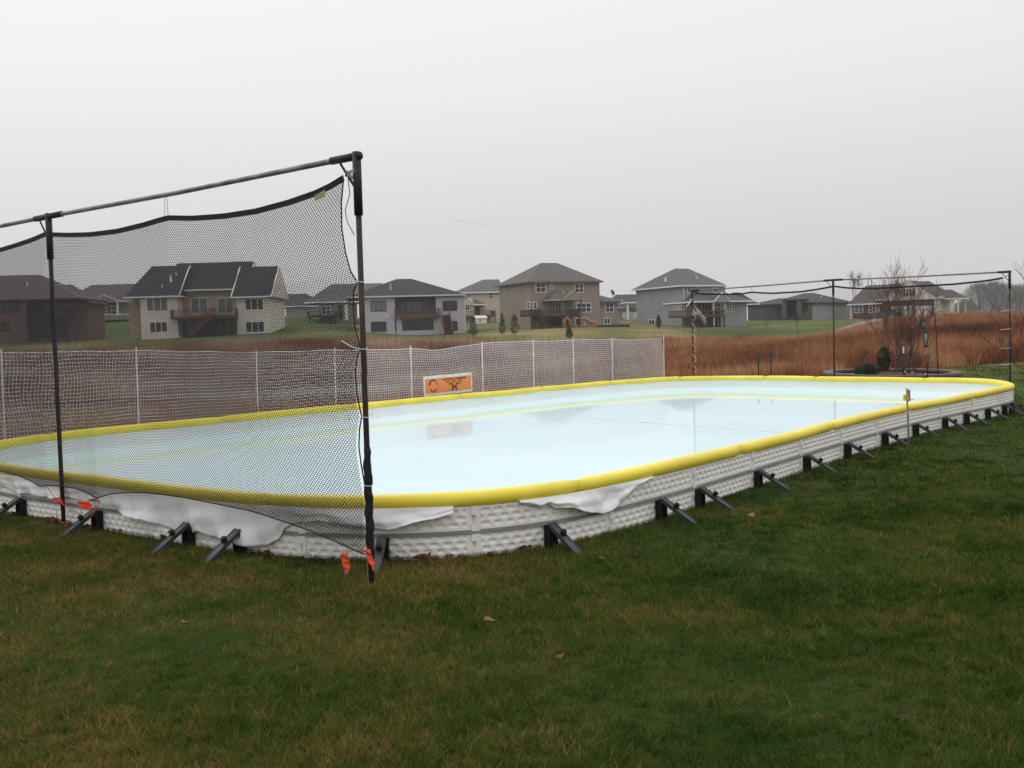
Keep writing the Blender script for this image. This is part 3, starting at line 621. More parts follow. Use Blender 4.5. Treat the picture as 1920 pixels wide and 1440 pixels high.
# ------------------------------------------------------------------ white snow fence behind the far boards
M_FWHITE = mat('fence_white', (.80, .80, .82), 0.6, (.72, .72, .74), 10)
FV = 5.22
def fence_u(px):  # where the column meets the fence line
    r = ray(px, 650)[:2]; A0 = rk(0, FV); dd = np.array([RC, RS]); t, a = np.linalg.solve(np.array([[r[0], -dd[0]], [r[1], -dd[1]]]), A0); return a, t
FT = [(0, 661), (100, 660.5), (180, 658.5), (253, 657.5), (340, 659), (478, 660.5), (560, 659), (625, 656), (700, 656.5), (768, 654), (810, 657), (840, 654), (902, 644), (950, 641), (998, 640), (1040, 640), (1073, 637), (1110, 637), (1146, 636), (1190, 637.5), (1225, 635), (1243, 634)]
uz = [];
for px, py in FT:
    a, t = fence_u(px); uz.append((a, EYE + ray(px, py)[2] * t))
uz = np.array(uz); uz = np.vstack([[uz[0][0] - 4, uz[0][1] - .02], uz])
fence = empty('snow_fence', (*rk(0, FV), 0), RTH, 'white square mesh snow fence on thin posts behind the far boards', 'fence')
u0, u1 = uz[0][0], uz[-1][0]; wcell = .052; nu = int((u1 - u0) / wcell); us = np.linspace(u0, u1, nu); zt = np.interp(us, uz[:, 0], uz[:, 1]); zb = -.15; nz = 32
def fpt(k, t):  # k index array, t 0(bottom)..1
    z = zb + (zt[k] - zb) * t; off = .05 * np.sin(us[k] * 1.1) * np.sin(np.pi * t) + .02 * np.sin(us[k] * 3.7 + t * 5); sh = .025 * np.sin(us[k] * .9 + t * 7) + .02 * np.sin(t * 13 + us[k] * 2.2)
    return np.stack([us[k] + sh, off, z + .006 * np.sin(us[k] * 5 + t * 9)], 1)
A_, B_ = [], []
kk = np.arange(nu)
for j in range(nz + 1):
    A_.append(fpt(kk[:-1], np.full(nu - 1, j / nz))); B_.append(fpt(kk[1:], np.full(nu - 1, j / nz)))
for j in range(nz): A_.append(fpt(kk, np.full(nu, j / nz))); B_.append(fpt(kk, np.full(nu, (j + 1) / nz)))
V, F = strands(np.concatenate(A_), np.concatenate(B_), .0039); np_mesh('mesh_panel', V, F, M_FWHITE, fence)
MB().tube([tuple(fpt(np.array([k]), np.array([1.0]))[0]) for k in range(0, nu, 5)], .007, 6).build('top_cord', M_FWHITE, fence)
for px, py in ((-90, 655), (-0, 655), (253, 651), (478, 655), (625, 651), (768, 648), (902, 640), (998, 637), (1073, 634), (1146, 633), (1243, 628)):
    a, t = fence_u(px); z = EYE + ray(px, py)[2] * t; MB().tube([(a - .02, -.03, -.1), (a, -.03, z)], .012, 8).build('post', M_FWHITE, fence)
# ------------------------------------------------------------------ orange sign on the fence
def fence_pt(px, py, v):
    r = ray(px, py); A0 = rk(0, v); dd = np.array([RC, RS]); t, a = np.linalg.solve(np.array([[r[0], -dd[0]], [r[1], -dd[1]]]), A0); return a, EYE + r[2] * t
SV = 5.02
(ua, za), (ub, zb1), (uc, zc1), (ud, zd1) = [fence_pt(*p, SV) for p in ((793.5, 708), (884.5, 698), (886, 735), (796.5, 744))]
sw = ((ub - ua) + (uc - ud)) / 2; sh_ = ((za - zd1) + (zb1 - zc1)) / 2; su = (ua + ud) / 2; szb = (zd1 + zc1) / 2; sl_ = math.atan2(((zb1 + zc1) - (za + zd1)) / 2, sw)
sign = empty('banner_sign', (*rk(su, SV), zd1), 0, 'orange banner sign with maroon lettering hung on the white snow fence', 'sign')
sign.rotation_euler = (0, -sl_, RTH)
M_SW = mat('sign_white', (.72, .76, .74), .5); M_OR = mat('sign_orange', (.78, .27, .075), .5, (.72, .25, .08), 4); M_MAR = mat('sign_maroon', (.09, .01, .03), .6); M_GOLD = mat('sign_pale', (.75, .60, .55), .6)
MB().box(0, sw, 0, .012, 0, sh_).build('backing', M_SW, sign)
bx = .035 * sw; MB().box(bx * .7, sw - bx * .6, -.004, 0.001, sh_ * .13, sh_ * .865).build('orange_face', M_OR, sign)
def text_mesh(txt, size):
    cu = bpy.data.curves.new('t', 'FONT'); cu.body = txt; cu.size = size; cu.extrude = 0; cu.offset = size * .035; o = bpy.data.objects.new('t', cu); COL.objects.link(o)
    bpy.context.view_layer.update(); dg = bpy.context.evaluated_depsgraph_get(); me = bpy.data.meshes.new_from_object(o.evaluated_get(dg)); bpy.data.objects.remove(o)
    V = np.array([v.co[:] for v in me.vertices]); F = [tuple(p.vertices) for p in me.polygons]; return V, F
def put_text(txt, cx_, cz, width, height, name):
    V, F = text_mesh(txt, 1); mn = V.min(0); mx = V.max(0); V = (V - mn) / (mx - mn + 1e-9)
    X = [(cx_ - width / 2 + v[0] * width, -.0075, cz - height / 2 + v[1] * height) for v in V]; o = mesh_obj(name, X, F, M_MAR, sign)
put_text('NATIONAL CHAMPIONS', sw * .63, sh_ * .76, sw * .48, sh_ * .10, 'lettering')
put_text('1974   1976   1979', sw * .62, sh_ * .63, sw * .34, sh_ * .085, 'lettering')
put_text('2002   2003', sw * .62, sh_ * .52, sw * .24, sh_ * .085, 'lettering')
def arc_text(txt, cx_, cz, R, a0, a1, size, flip=False):
    mb = MB(); n_ = len(txt)
    for k, ch in enumerate(txt):
        a = math.radians(a0 + (a1 - a0) * k / (n_ - 1)); V, F = text_mesh(ch, 1); mn = V.min(0); mx = V.max(0); w_ = size * .75
        rot = a - math.pi / 2 if not flip else a + math.pi / 2; X = []
        for v in V:
            lx = ((v[0] - mn[0]) / (mx[0] - mn[0] + 1e-6) - .5) * w_; ly = ((v[1] - mn[1]) / (mx[1] - mn[1] + 1e-6) - .5) * size
            X.append((cx_ + R * math.cos(a) + lx * math.cos(rot) - ly * math.sin(rot), -.0075, cz + R * 1.0 * math.sin(a) + lx * math.sin(rot) + ly * math.cos(rot)))
        mb.add(X, F)
    mb.build('lettering', M_MAR, sign)
arc_text('MINNESOTA', sw * .185, sh_ * .50, sh_ * .285, 165, 15, sh_ * .11)
arc_text('HOCKEY', sw * .19, sh_ * .48, sh_ * .27, 218, 322, sh_ * .11, True)
# block letter M with slab feet
def slabM(cx_, cz, w, h):
    mb = MB(); s = w / 2; y = -.0078
    L = [[(-1, 0), (-.45, 0), (-.45, .16), (-.6, .16), (-.38, .8), (-.62, .8), (-.86, .16), (-1, .16)],
         [(-.75, .8), (-.28, .8), (-.3, 1), (-.75, 1)],
         [(-.55, 1), (-.28, 1), (.05, .42), (0, .2), (-.1, .2)]]
    for k, p in enumerate(L):
        for g in (1, -1): mb.add([(cx_ + q[0] * g * s, y - .0004 * (2 * k + (g > 0)), cz + q[1] * h) for q in p], [tuple(range(len(p)))])
    mb.build('block_letter', M_MAR, sign)
slabM(sw * .615, sh_ * .165, sw * .135, sh_ * .29)
# ====REST====
# ================================================================== vegetation helpers
def blades(name, X, Y, H, Wd, mat_, lean=.25, label=None, attr=None, zoff=-.02, parent=None, bend=False):
    n_ = len(X); Z = hgt_np(X, Y) + zoff; th = RNG.uniform(0, 2 * np.pi, n_); la = RNG.uniform(0, 2 * np.pi, n_); lm = np.abs(RNG.normal(0, lean, n_)) * H
    dx = np.cos(th) * Wd / 2; dy = np.sin(th) * Wd / 2; tx = np.cos(la) * lm; ty = np.sin(la) * lm
    at = RNG.normal(.5, .2, n_) if attr is None else attr
    if bend:
        V = np.empty((n_, 5, 3)); V[:, 0] = np.c_[X - dx, Y - dy, Z]; V[:, 1] = np.c_[X + dx, Y + dy, Z]
        V[:, 2] = np.c_[X + dx * .7 + tx * .35, Y + dy * .7 + ty * .35, Z + H * .6]; V[:, 3] = np.c_[X - dx * .7 + tx * .35, Y - dy * .7 + ty * .35, Z + H * .6]
        V[:, 4] = np.c_[X + tx, Y + ty, Z + H]
        b = (np.arange(n_) * 5)[:, None]; F = np.concatenate([b + [[0, 1, 2]], b + [[0, 2, 3]], b + [[3, 2, 4]]]); A = np.repeat(at, 5)
    else:
        V = np.empty((n_, 3, 3)); V[:, 0] = np.c_[X - dx, Y - dy, Z]; V[:, 1] = np.c_[X + dx, Y + dy, Z]; V[:, 2] = np.c_[X + tx, Y + ty, Z + H]
        F = np.arange(n_ * 3).reshape(-1, 3); A = np.repeat(at, 3)
    o = np_mesh(name, V.reshape(-1, 3), F, mat_, parent, A); return o
def fan(n_, D0, D1, p0, p1, power):
    """random ground points in the view wedge, density ~ D**-power per area"""
    k = 2 - power; uu = RNG.uniform(0, 1, n_); D = (D0 ** k + uu * (D1 ** k - D0 ** k)) ** (1 / k); P = RNG.uniform(p0, p1, n_)
    return D * (P - 960) / FPX, D, P
_vn = [(RNG.uniform(0, 6.28), RNG.uniform(0, 6.28), RNG.uniform(-1, 1), RNG.uniform(-1, 1)) for _ in range(10)]
def vnoise(x, y, s):
    o = 0
    for k, (a, b, c, d_) in enumerate(_vn): o = o + np.sin(x / s * (1 + .37 * k) * c * 2 + y / s * d_ * (1.3 + .3 * k) * 2 + a) * np.cos(y / s * c * (1 + .21 * k) - x / s * d_ + b)
    return o / 5
def inside_rink(x, y, m=0.0):
    u = (x - RCX) * RC + (y - RCY) * RS; v = -(x - RCX) * RS + (y - RCY) * RC
    pu, pv = _c[:, 0], _c[:, 1]; ang = np.arctan2(v, u); pa = np.arctan2(pv, pu); o = np.argsort(pa); rad = np.hypot(pu, pv)[o]
    return np.hypot(u, v) < np.interp(ang, pa[o], rad, period=2 * np.pi) + m
# ------------------------------------------------------------------ mown lawn blades
M_BLADE = veg('lawn_blade', [(-0.3, (.013, .037, .005)), (0.15, (.038, .088, .010)), (0.5, (.088, .122, .020)), (0.8, (.165, .125, .032)), (1.25, (.30, .20, .07))], 0.9, pscale=0.9, trans=0.3, amp=1.7)
def tufts(n_t, per, D0, D1, hh, ww, rad, p0=-500, p1=2400):
    x, y, P = fan(int(n_t * (p1 - p0) / 2080), D0, D1, p0, p1, 1.3)
    keep = ~inside_rink(x, y, .04) & (field_mask(x, y) < .5) & ((D0 < 10) | (P > 900) | (y < 15)); x, y, P = x[keep], y[keep], P[keep]; m = len(x)
    hum = (1 + .42 * RNG.normal(0, 1, m) + .25 * vnoise(x, y, .35)).clip(.35, 2.0); ld = RNG.uniform(0, 2 * np.pi, m); ls = np.abs(RNG.normal(0, .45, m))
    tone = .53 - .31 * smooth(650, 1500, P) + .16 * vnoise(x, y, 1.1) + RNG.normal(0, .24, m) + .35 * (RNG.uniform(0, 1, m) < .05)
    r = lambda a: np.repeat(a, per); n_ = m * per; X = r(x) + RNG.normal(0, rad, n_); Y = r(y) + RNG.normal(0, rad, n_); Hh = r(hum) * hh * RNG.uniform(.6, 1.25, n_); W_ = ww * RNG.uniform(.7, 1.3, n_); A = r(tone) + RNG.normal(0, .17, n_)
    dx_ = r(np.cos(ld) * ls) * Hh + RNG.normal(0, .65, n_) * Hh; dy_ = r(np.sin(ld) * ls) * Hh + RNG.normal(0, .65, n_) * Hh
    ok = ~inside_rink(X, Y, .045); X, Y, Hh, W_, A, dx_, dy_ = [q[ok] for q in (X, Y, Hh, W_, A, dx_, dy_)]; n_ = len(X)
    Z = hgt_np(X, Y) - .005; th = RNG.uniform(0, 2 * np.pi, n_); cx_ = np.cos(th) * W_ / 2; cy_ = np.sin(th) * W_ / 2; V = np.empty((n_, 3, 3)); V[:, 0] = np.c_[X - cx_, Y - cy_, Z]; V[:, 1] = np.c_[X + cx_, Y + cy_, Z]; V[:, 2] = np.c_[X + dx_, Y + dy_, Z + Hh]
    return V.reshape(-1, 3), np.repeat(A, 3)
TT = [tufts(25000, 12, 3.3, 6.4, .036, .0042, .018, -900, 2900), tufts(26000, 11, 6.4, 11, .037, .0062, .026, -700, 2700), tufts(20000, 9, 11, 20, .042, .011, .04), tufts(26000, 7, 20, 46, .045, .016, .12)]
V = np.concatenate([t[0] for t in TT]); lg = np_mesh('lawn_grass', V, np.arange(len(V)).reshape(-1, 3), M_BLADE, None, np.concatenate([t[1] for t in TT]))
tag(lg, 'short green lawn grass with tan patches around the rink', 'grass', kind='stuff')
# ------------------------------------------------------------------ prairie grass on the right, marsh grass behind the fence
M_PRA = veg('prairie_blade', [(-0.5, (.05, .028, .018)), (0.0, (.15, .058, .028)), (0.4, (.35, .125, .05)), (0.7, (.46, .21, .095)), (1.15, (.60, .42, .24))], 0.9, pscale=0.35, trans=0.3)
M_MAR_ = veg('marsh_blade', [(-0.4, (.04, .027, .02)), (0.1, (.13, .06, .034)), (0.5, (.30, .14, .075)), (0.8, (.46, .30, .15)), (1.2, (.46, .44, .38))], 0.85, pscale=0.12, trans=0.2)
def bed_mask(x, y):
    c = BEDC; return ((x - c[0]) / 2.3) ** 2 + ((y - c[1]) / 3.2) ** 2 > 1
BEDC = xy_at(1667, 31.6)
def road_clear(x, y):
    ok = np.ones(len(x), bool)
    for a, b in zip(PATH[:-1], PATH[1:]):
        e = b - a; t = np.clip(((x - a[0]) * e[0] + (y - a[1]) * e[1]) / (e @ e), 0, 1); ok &= np.hypot(x - a[0] - e[0] * t, y - a[1] - e[1] * t) > 1.8
    return ok
def ground_hit(px, py, D0=60, D1=190):
    d = ray(px, py); Ds = np.linspace(D0, D1, 500); X = d[0] * Ds / d[1]; g_ = hgt_np(X, Ds); zr = EYE + d[2] * Ds / d[1]; k = np.where(zr <= g_)[0]
    D = Ds[k[0]] if len(k) else D1; return np.array([d[0] * D / d[1], D])
PATH = [xy_at(1440, 84), xy_at(1519, 93), xy_at(1560, 103), xy_at(1592, 117), xy_at(1618, 136), xy_at(1641, 158), xy_at(1668, 176)]
x1, y1, P1 = fan(400000, 32, 125, 1225, 2350, 1.5)
keep = (RNG.uniform(0, 1, len(x1)) < field_mask(x1, y1)) & bed_mask(x1, y1) & road_clear(x1, y1); x1, y1, P1 = x1[keep], y1[keep], P1[keep]
hn = vnoise(x1, y1, 1.5); H_ = (.90 + .30 * vnoise(x1 * .7, y1, 3.1) + .22 * hn + .24 * vnoise(y1, x1, .5) + .2 * RNG.normal(0, 1, len(x1))).clip(.25, 1.8)
H_ *= np.interp(y1, [30, 36, 41, 60, 120], [.45, .62, .9, 1.0, 1.0]) * np.interp(P1, [1250, 1500, 1700, 1900], [1, .95, 1.0, 1.05])
band_ = smooth(1560, 1700, P1) * np.exp(-((y1 - 62) / 7) ** 2)   # a darker greenish belt of another plant crosses the field
at = .40 + .42 * vnoise(x1, y1, 4) + .24 * vnoise(x1 * .5, y1, 1.6) + .12 * vnoise(y1, x1, .6) + RNG.normal(0, .24, len(x1)) - .5 * band_ + .12 * smooth(60, 100, y1)
pg = blades('prairie_grass', x1, y1, H_, RNG.uniform(.7, 1.4, len(x1)) * (.010 + .00022 * y1), M_PRA, .55, attr=at); tag(pg, 'tall rust brown prairie grass filling the field on the right', 'grass', kind='stuff')
x2, y2, P2 = fan(300000, 13.5, 128, -400, 1260, 1.5)
keep = (RNG.uniform(0, 1, len(x2)) < field_mask(x2, y2)); 
pond = np.exp(-(((x2 - xy_at(560, 46)[0]) / 9) ** 2 + ((y2 - 46) / 9) ** 2)) + np.exp(-(((x2 - xy_at(140, 40)[0]) / 6) ** 2 + ((y2 - 40) / 6) ** 2)); keep &= RNG.uniform(0, 1, len(x2)) > 1.1 * pond
x2, y2, P2 = x2[keep], y2[keep], P2[keep]
H_ = (np.interp(y2, [13, 20, 45, 70, 110, 130], [.30, .42, .6, .85, .95, .5]) * (1 + .3 * vnoise(x2, y2, 2) + .18 * RNG.normal(0, 1, len(x2)))).clip(.1, 1.8)
at = .38 + .22 * vnoise(x2, y2, 3.5) + RNG.normal(0, .22, len(x2)) + .15 * smooth(70, 110, y2)
mg = blades('marsh_grass', x2, y2, H_, RNG.uniform(.7, 1.4, len(x2)) * (.009 + .00022 * y2), M_MAR_, .3, attr=at); tag(mg, 'brown and tan marsh grass behind the white snow fence', 'grass', kind='stuff')
M_POND = mat('pond_surface', (.10, .10, .11), .12, (.2, .2, .21), .4, spec=.5)
mb = MB()
for cx_, cy_, a_, b_ in ((*xy_at(560, 46), 10, 8), (*xy_at(140, 40), 7, 6)):
    mb.add([(cx_ + a_ * math.cos(t) * (1 + .2 * math.sin(3 * t + cx_)), cy_ + b_ * math.sin(t) * (1 + .15 * math.sin(5 * t)), -.70) for t in np.linspace(0, 2 * math.pi, 40, endpoint=False)], [tuple(range(40))])
tag(mb.build('pond_water', M_POND), kind='structure')
# path
V = []; F = []; PC = catmull(PATH, False, 8)
for k, p in enumerate(PC):
    t = PC[min(k + 1, len(PC) - 1)] - PC[max(k - 1, 0)]; t = t / np.linalg.norm(t); n_ = np.array([-t[1], t[0]])
    for g_ in (-1.25, 0, 1.25): q = p + n_ * g_; V.append((q[0], q[1], max(hgt(*q), hgt(*p)) + .05))
    if k: F += [((k - 1) * 3 + m, k * 3 + m, k * 3 + m + 1, (k - 1) * 3 + m + 1) for m in (0, 1)]
tag(mesh_obj('path', V, F, mat('path_asphalt', (.30, .30, .31), .9, (.25, .25, .26), 2)), kind='structure')

# ================================================================== houses
GL = mat('window_glass', (.018, .022, .024), 0.12, (.035, .04, .04), .7, spec=.35); TW = mat('trim_white', (.82, .82, .80), .6); TB = mat('trim_dark', (.03, .03, .032), .5)
def glass_light(): return mat('curtained_glass', (.16, .19, .18), 0.15, (.08, .10, .10), .9, spec=.5)
class House:
    def __init__(s, label, D, yaw, px, py, wall, roofm, name='house'):
        P = at_y(px, py, D); s.o = P; s.c, s.s_ = math.cos(yaw), math.sin(yaw); s.wall = wall; s.roofm = roofm; s.w = MB(); s.D = D
        s.e = empty(name, tuple(P), yaw, label, 'house' if name == 'house' else name.replace('_', ' ')); s.trim = TW; s.oh = .45
    def loc(s, px, py, k, val):
        d = ray(px, py); o = s.o - CAMP; du = d[0] * s.c + d[1] * s.s_; dv = -d[0] * s.s_ + d[1] * s.c; ou = o[0] * s.c + o[1] * s.s_; ov = -o[0] * s.s_ + o[1] * s.c
        t = (ov + val) / dv if k == 'v' else (ou + val) / du
        return du * t - ou, dv * t - ov, d[2] * t - o[2]
    def P(s, px, py, v=0): u, _, z = s.loc(px, py, 'v', v); return u, z
    def Q(s, px, py, u=0): _, v, z = s.loc(px, py, 'u', u); return v, z
    def blk(s, p0, p1, pyT, v0, v1, zb=-2.5, pyB=None, m=None, name='wall'):
        u0, z = s.P(p0, pyT, v0); u1, z1 = s.P(p1, pyT, v0); zt = (z + z1) / 2
        if pyB: zb = s.P((p0 + p1) / 2, pyB, v0)[1]
        MB().box(u0, u1, v0, v1, zb, zt).build(name, m or s.wall, s.e); return u0, u1, zt
    def box(s, u0, u1, v0, v1, z0, z1, name, m, par=None): return MB().box(u0, u1, v0, v1, z0, z1).build(name, m, par or s.e)
    def roof(s, u0, u1, v0, v1, ze, zr, hl=0, hr=0, axis='u', m=None, fascia=True, name='roof', gw=None):
        """solid pitched roof; hl/hr hip run at each end (0 = gable)"""
        th = .22
        if axis == 'u': f = lambda a, b, z: (a, b, z); a0, a1, b0, b1 = u0, u1, v0, v1
        else: f = lambda a, b, z: (b, a, z); a0, a1, b0, b1 = v0, v1, u0, u1
        bm_ = (b0 + b1) / 2; V = [f(a0, b0, ze), f(a1, b0, ze), f(a1, b1, ze), f(a0, b1, ze), f(a0 + hl, bm_, zr), f(a1 - hr, bm_, zr)]
        F = [(0, 1, 5, 4), (2, 3, 4, 5), (3, 0, 4), (1, 2, 5), (0, 3, 2, 1)]
        r = MB().add(V, F).build(name, m or s.roofm, s.e)
        if fascia:
            fm = s.trim; mb = MB(); w_ = .04
            for (p, q) in ((0, 1), (1, 2), (2, 3), (3, 0)):
                A, B = V[p], V[q]; mb.beam((A[0], A[1], ze - .05), (B[0], B[1], ze - .05), w_, .2)
            mb.build('fascia', fm, s.e)
            if hl == 0 or hr == 0:
                mb = MB()
                for end, on in ((4, hl == 0), (5, hr == 0)):
                    if on:
                        for c_ in ((0, 3) if end == 4 else (1, 2)): MB().beam(Vector(V[c_]) + Vector((0, 0, .02)), Vector(V[end]) + Vector((0, 0, .02)), .12, .09).build('verge_board', fm, s.e)
            if gw:   # gable wall infill just inside the verge
                for end, on in ((0, hl == 0), (1, hr == 0)):
                    if on:
                        a = (a0 - .05) if end == 0 else (a1 + .05)
                        MB().poly([f(a, b0 + .1, ze - .1), f(a, b1 - .1, ze - .1), f(a, bm_, zr - .1)], Vector(f(.12 if end == 0 else -.12, 0, 0))).build('gable_wall', gw, s.e)
        return r
    def win(s, x0, y0, x1, y1, v=0, cols=2, rows=2, trim=None, side=None, pane=None, tw=.09):
        trim = trim or s.trim
        if side is None:
            a0, z1 = s.P(x0, y0, v); a1, _ = s.P(x1, y0, v); z0 = s.P((x0 + x1) / 2, y1, v)[1]; z1 = s.P((x0 + x1) / 2, y0, v)[1]; f = lambda mb, A0, A1, d0, d1, Z0, Z1: mb.box(A0, A1, v - d1, v - d0, Z0, Z1)
        else:
            a0, _ = s.Q(x0, y0, side[0]); a1, _ = s.Q(x1, y0, side[0]); z0 = s.Q((x0 + x1) / 2, y1, side[0])[1]; z1 = s.Q((x0 + x1) / 2, y0, side[0])[1]; a0, a1 = min(a0, a1), max(a0, a1); sg = side[1]
            def f(mb, A0, A1, d0, d1, Z0, Z1):
                q = sorted((side[0] + sg * d0, side[0] + sg * d1)); return mb.box(q[0], q[1], A0, A1, Z0, Z1)
        mb = MB(); f(mb, a0, a1, -.05, .07, z1 - tw, z1); f(mb, a0, a1, -.05, .07, z0, z0 + tw); f(mb, a0, a0 + tw, -.05, .065, z0 + tw, z1 - tw); f(mb, a1 - tw, a1, -.05, .065, z0 + tw, z1 - tw)
        for k in range(1, cols): c_ = a0 + (a1 - a0) * k / cols; f(mb, c_ - .035, c_ + .035, -.05, .055, z0 + tw, z1 - tw)
        for k in range(1, rows): c_ = z0 + (z1 - z0) * k / rows; f(mb, a0 + tw, a1 - tw, -.05, .05, c_ - .03, c_ + .03)
        w_ = mb.build('window', trim, s.e); mp = MB(); f(mp, a0 + tw * .5, a1 - tw * .5, -.04, .03, z0 + tw * .5, z1 - tw * .5); mp.build('pane', pane or GL, w_); return w_
    def panel(s, x0, y0, x1, y1, v, m, name, th=.06, grooves=0):
        u0, _ = s.P(x0, y0, v); u1, _ = s.P(x1, y0, v); z1 = s.P((x0 + x1) / 2, y0, v)[1]; z0 = s.P((x0 + x1) / 2, y1, v)[1]; mb = MB()
        if grooves:
            h = (z1 - z0) / grooves
            for k in range(grooves): mb.box(u0, u1, v - th, v + .05, z0 + k * h + .02, z0 + (k + 1) * h - .02)
            mb.box(u0, u1, v - th * .4, v + .04, z0, z1)
        else: mb.box(u0, u1, v - th, v + .05, z0, z1)
        return mb.build(name, m, s.e)
    def post(s, x, yT, yB, v, w_, m, name='porch_post', zb=None):
        u, z1 = s.P(x, yT, v); z0 = s.P(x, yB, v)[1] if zb is None else zb; return s.box(u - w_/2, u + w_/2, v - w_/2, v + w_/2, z0, z1, name, m)
    def deck(s, x0, x1, yT, yB, vf, vb, m, posts=(), pb=-1.5, rail=None, railm=None, name='deck'):
        """floor between columns, rim joist from yT to yB at its front vf"""
        u0, z1 = s.P(x0, yT, vf); u1, _ = s.P(x1, yT, vf); z0 = s.P((x0 + x1) / 2, yB, vf)[1]; z1 = s.P((x0 + x1) / 2, yT, vf)[1]
        dk = s.box(u0, u1, vf, vb, z0, z1, name, m)
        for p in posts: u, _ = s.P(p, yT, vf); s.box(u - .08, u + .08, vf + .1, vf + .26, pb, z0, 'deck_post', m)
        if rail:
            zr = s.P((x0 + x1) / 2, rail, vf)[1]; rm = railm or m; mb = MB(); mb.box(u0, u1, vf, vf + .08, zr - .08, zr).box(u0, u1, vf + .01, vf + .06, z1 + .10, z1 + .16)
            k = u0
            while k < u1: mb.box(k - .02, k + .02, vf + .015, vf + .055, z1 + .16, zr - .08); k += .16
            for uu in (u0, u1 - .08): mb.box(uu, uu + .08, vf + .08, vb, zr - .08, zr); 
            vv = vf + .2
            while vv < vb: 
                for uu in (u0 + .02, u1 - .06): mb.box(uu, uu + .04, vv, vv + .04, z1, zr - .08)
                vv += .16
            mb.build('railing', rm, s.e)
        return u0, u1, z0, z1
    def stair(s, A, B, w_, m, axis='u', n=11, rail=True, railm=None):
        """A top, B bottom in local (u,v,z); w_ width across"""
        A = Vector(A); B = Vector(B); mb = MB(); off = Vector((0, w_, 0)) if axis == 'u' else Vector((w_, 0, 0))
        for o_ in (Vector((0, 0, 0)), off): mb.beam(A + o_, B + o_, .06, .30)
        for k in range(n): p = A.lerp(B, (k + .5) / n); mb.beam(p + Vector((0, 0, .1)), p + off + Vector((0, 0, .1)), .26, .05)
        mb.beam(A + off * .5 - Vector((0, 0, .12)), B + off * .5 - Vector((0, 0, .12)), w_, .06) if axis == 'v' else mb.beam(A + off * .5 - Vector((0, 0, .12)), B + off * .5 - Vector((0, 0, .12)), w_, .06)
        st = mb.build('stairs', m, s.e)
        if rail:
            mb = MB(); h = Vector((0, 0, .95))
            for o_ in (Vector((0, 0, 0)), off):
                mb.beam(A + o_ + h, B + o_ + h, .06, .09)
                for k in range(n + 1): p = A.lerp(B, k / n) + o_; mb.beam(p + Vector((0, 0, .12)), p + h, .035, .035)
            mb.build('stair_rail', railm or m, s.e)
    def vent(s, px, py0, py1, v, m=None, r=.06, name='roof_vent'):
        u, z1 = s.P(px, py0, v); z0 = s.P(px, py1, v)[1]; MB().tube([(u, v, z0 - .5), (u, v, z0 + (z1 - z0) * .35), (u, v, z0 + (z1 - z0) * .36), (u, v, z1)], [r * 1.3, r * 1.3, r * .8, r * .8], 8).build(name, m or TW, s.e)
    def spout(s, x, yT, yB, v, kick=.5, side=None):
        if side is None: u, z1 = s.P(x, yT, v); z0 = s.P(x, yB, v)[1]; MB().beam((u, v - .07, z0), (u, v - .07, z1), .09, .07).beam((u, v - .07, z0 + .05), (u + kick, v - .5, z0 - .15), .09, .07).build('downspout', TW, s.e)
R_DK = mat('shingle_dark', (.022, .023, .028), .9, (.034, .036, .042), 7, bump=.3, bscale=12, stretch=(1, 1, 3)); R_GR = mat('shingle_grey', (.085, .080, .078), .9, (.115, .108, .104), 7, bump=.3, bscale=12, stretch=(1, 1, 3))
R_BR = mat('shingle_brown', (.075, .060, .056), .9, (.10, .08, .074), 7, bump=.3, bscale=12, stretch=(1, 1, 3)); R_BL = mat('shingle_blue', (.045, .048, .056), .9, (.062, .065, .073), 7, bump=.3, bscale=12, stretch=(1, 1, 3))
DKB = mat('deck_brown', (.09, .045, .03), .8, (.13, .07, .045), 8); DKD = mat('deck_dark', (.05, .035, .03), .8, (.035, .026, .022), 8)
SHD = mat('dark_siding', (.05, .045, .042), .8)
# --- house 1: brown brick walkout at the left edge
BRW = brick('brown_brick', (.17, .105, .085), (.13, .08, .065), (.16, .13, .11), 3.0)
h = House('brown brick two storey house cut by the left edge', 132, .10, 48, 640, BRW, R_BR); h.trim = DKD
u0, _ = h.P(-140, 562, 0); ua, ze = h.P(48, 562, 0)
h.box(u0, ua, 0, 11, -2.5, ze, 'wall', BRW); u2, z2 = h.P(128, 565, 1.5); h.box(ua + .002, u2, 1.5, 11, -2.5, z2, 'wall', BRW); u3, z3 = h.P(162, 567, 3); h.box(u2 + .002, u3, 3, 10.9, -2.5, z3, 'wall', BRW)
zr = h.P(0, 517, 6)[1]; h.roof(u0 - 3, u2 + 2.0, -.5, 12, ze, zr, 4, 6.8); zr = h.P(112, 534, 7)[1]; h.roof(u2 - 5, u3 + .5, 2.4, 11.6, z3, zr, 2, 3.5)
h.win(2, 566, 38, 587, 0, 3, 1, TB); h.win(2, 603, 19, 622, 0, 2, 1, TB); h.win(-60, 566, -30, 587, 0, 3, 1, TB); h.win(96, 568, 116, 582, 1.5, 2, 1, TB); h.panel(55, 566, 84, 588, 1.5, TB, 'sliding_door'); h.panel(54, 606, 124, 634, 1.5, SHD, 'underdeck_dark_panel')
h.deck(50, 126, 589, 594, -1.2, 1.5, DKD, (52, 88, 124), rail=579); h.vent(51, 527, 534, 3)
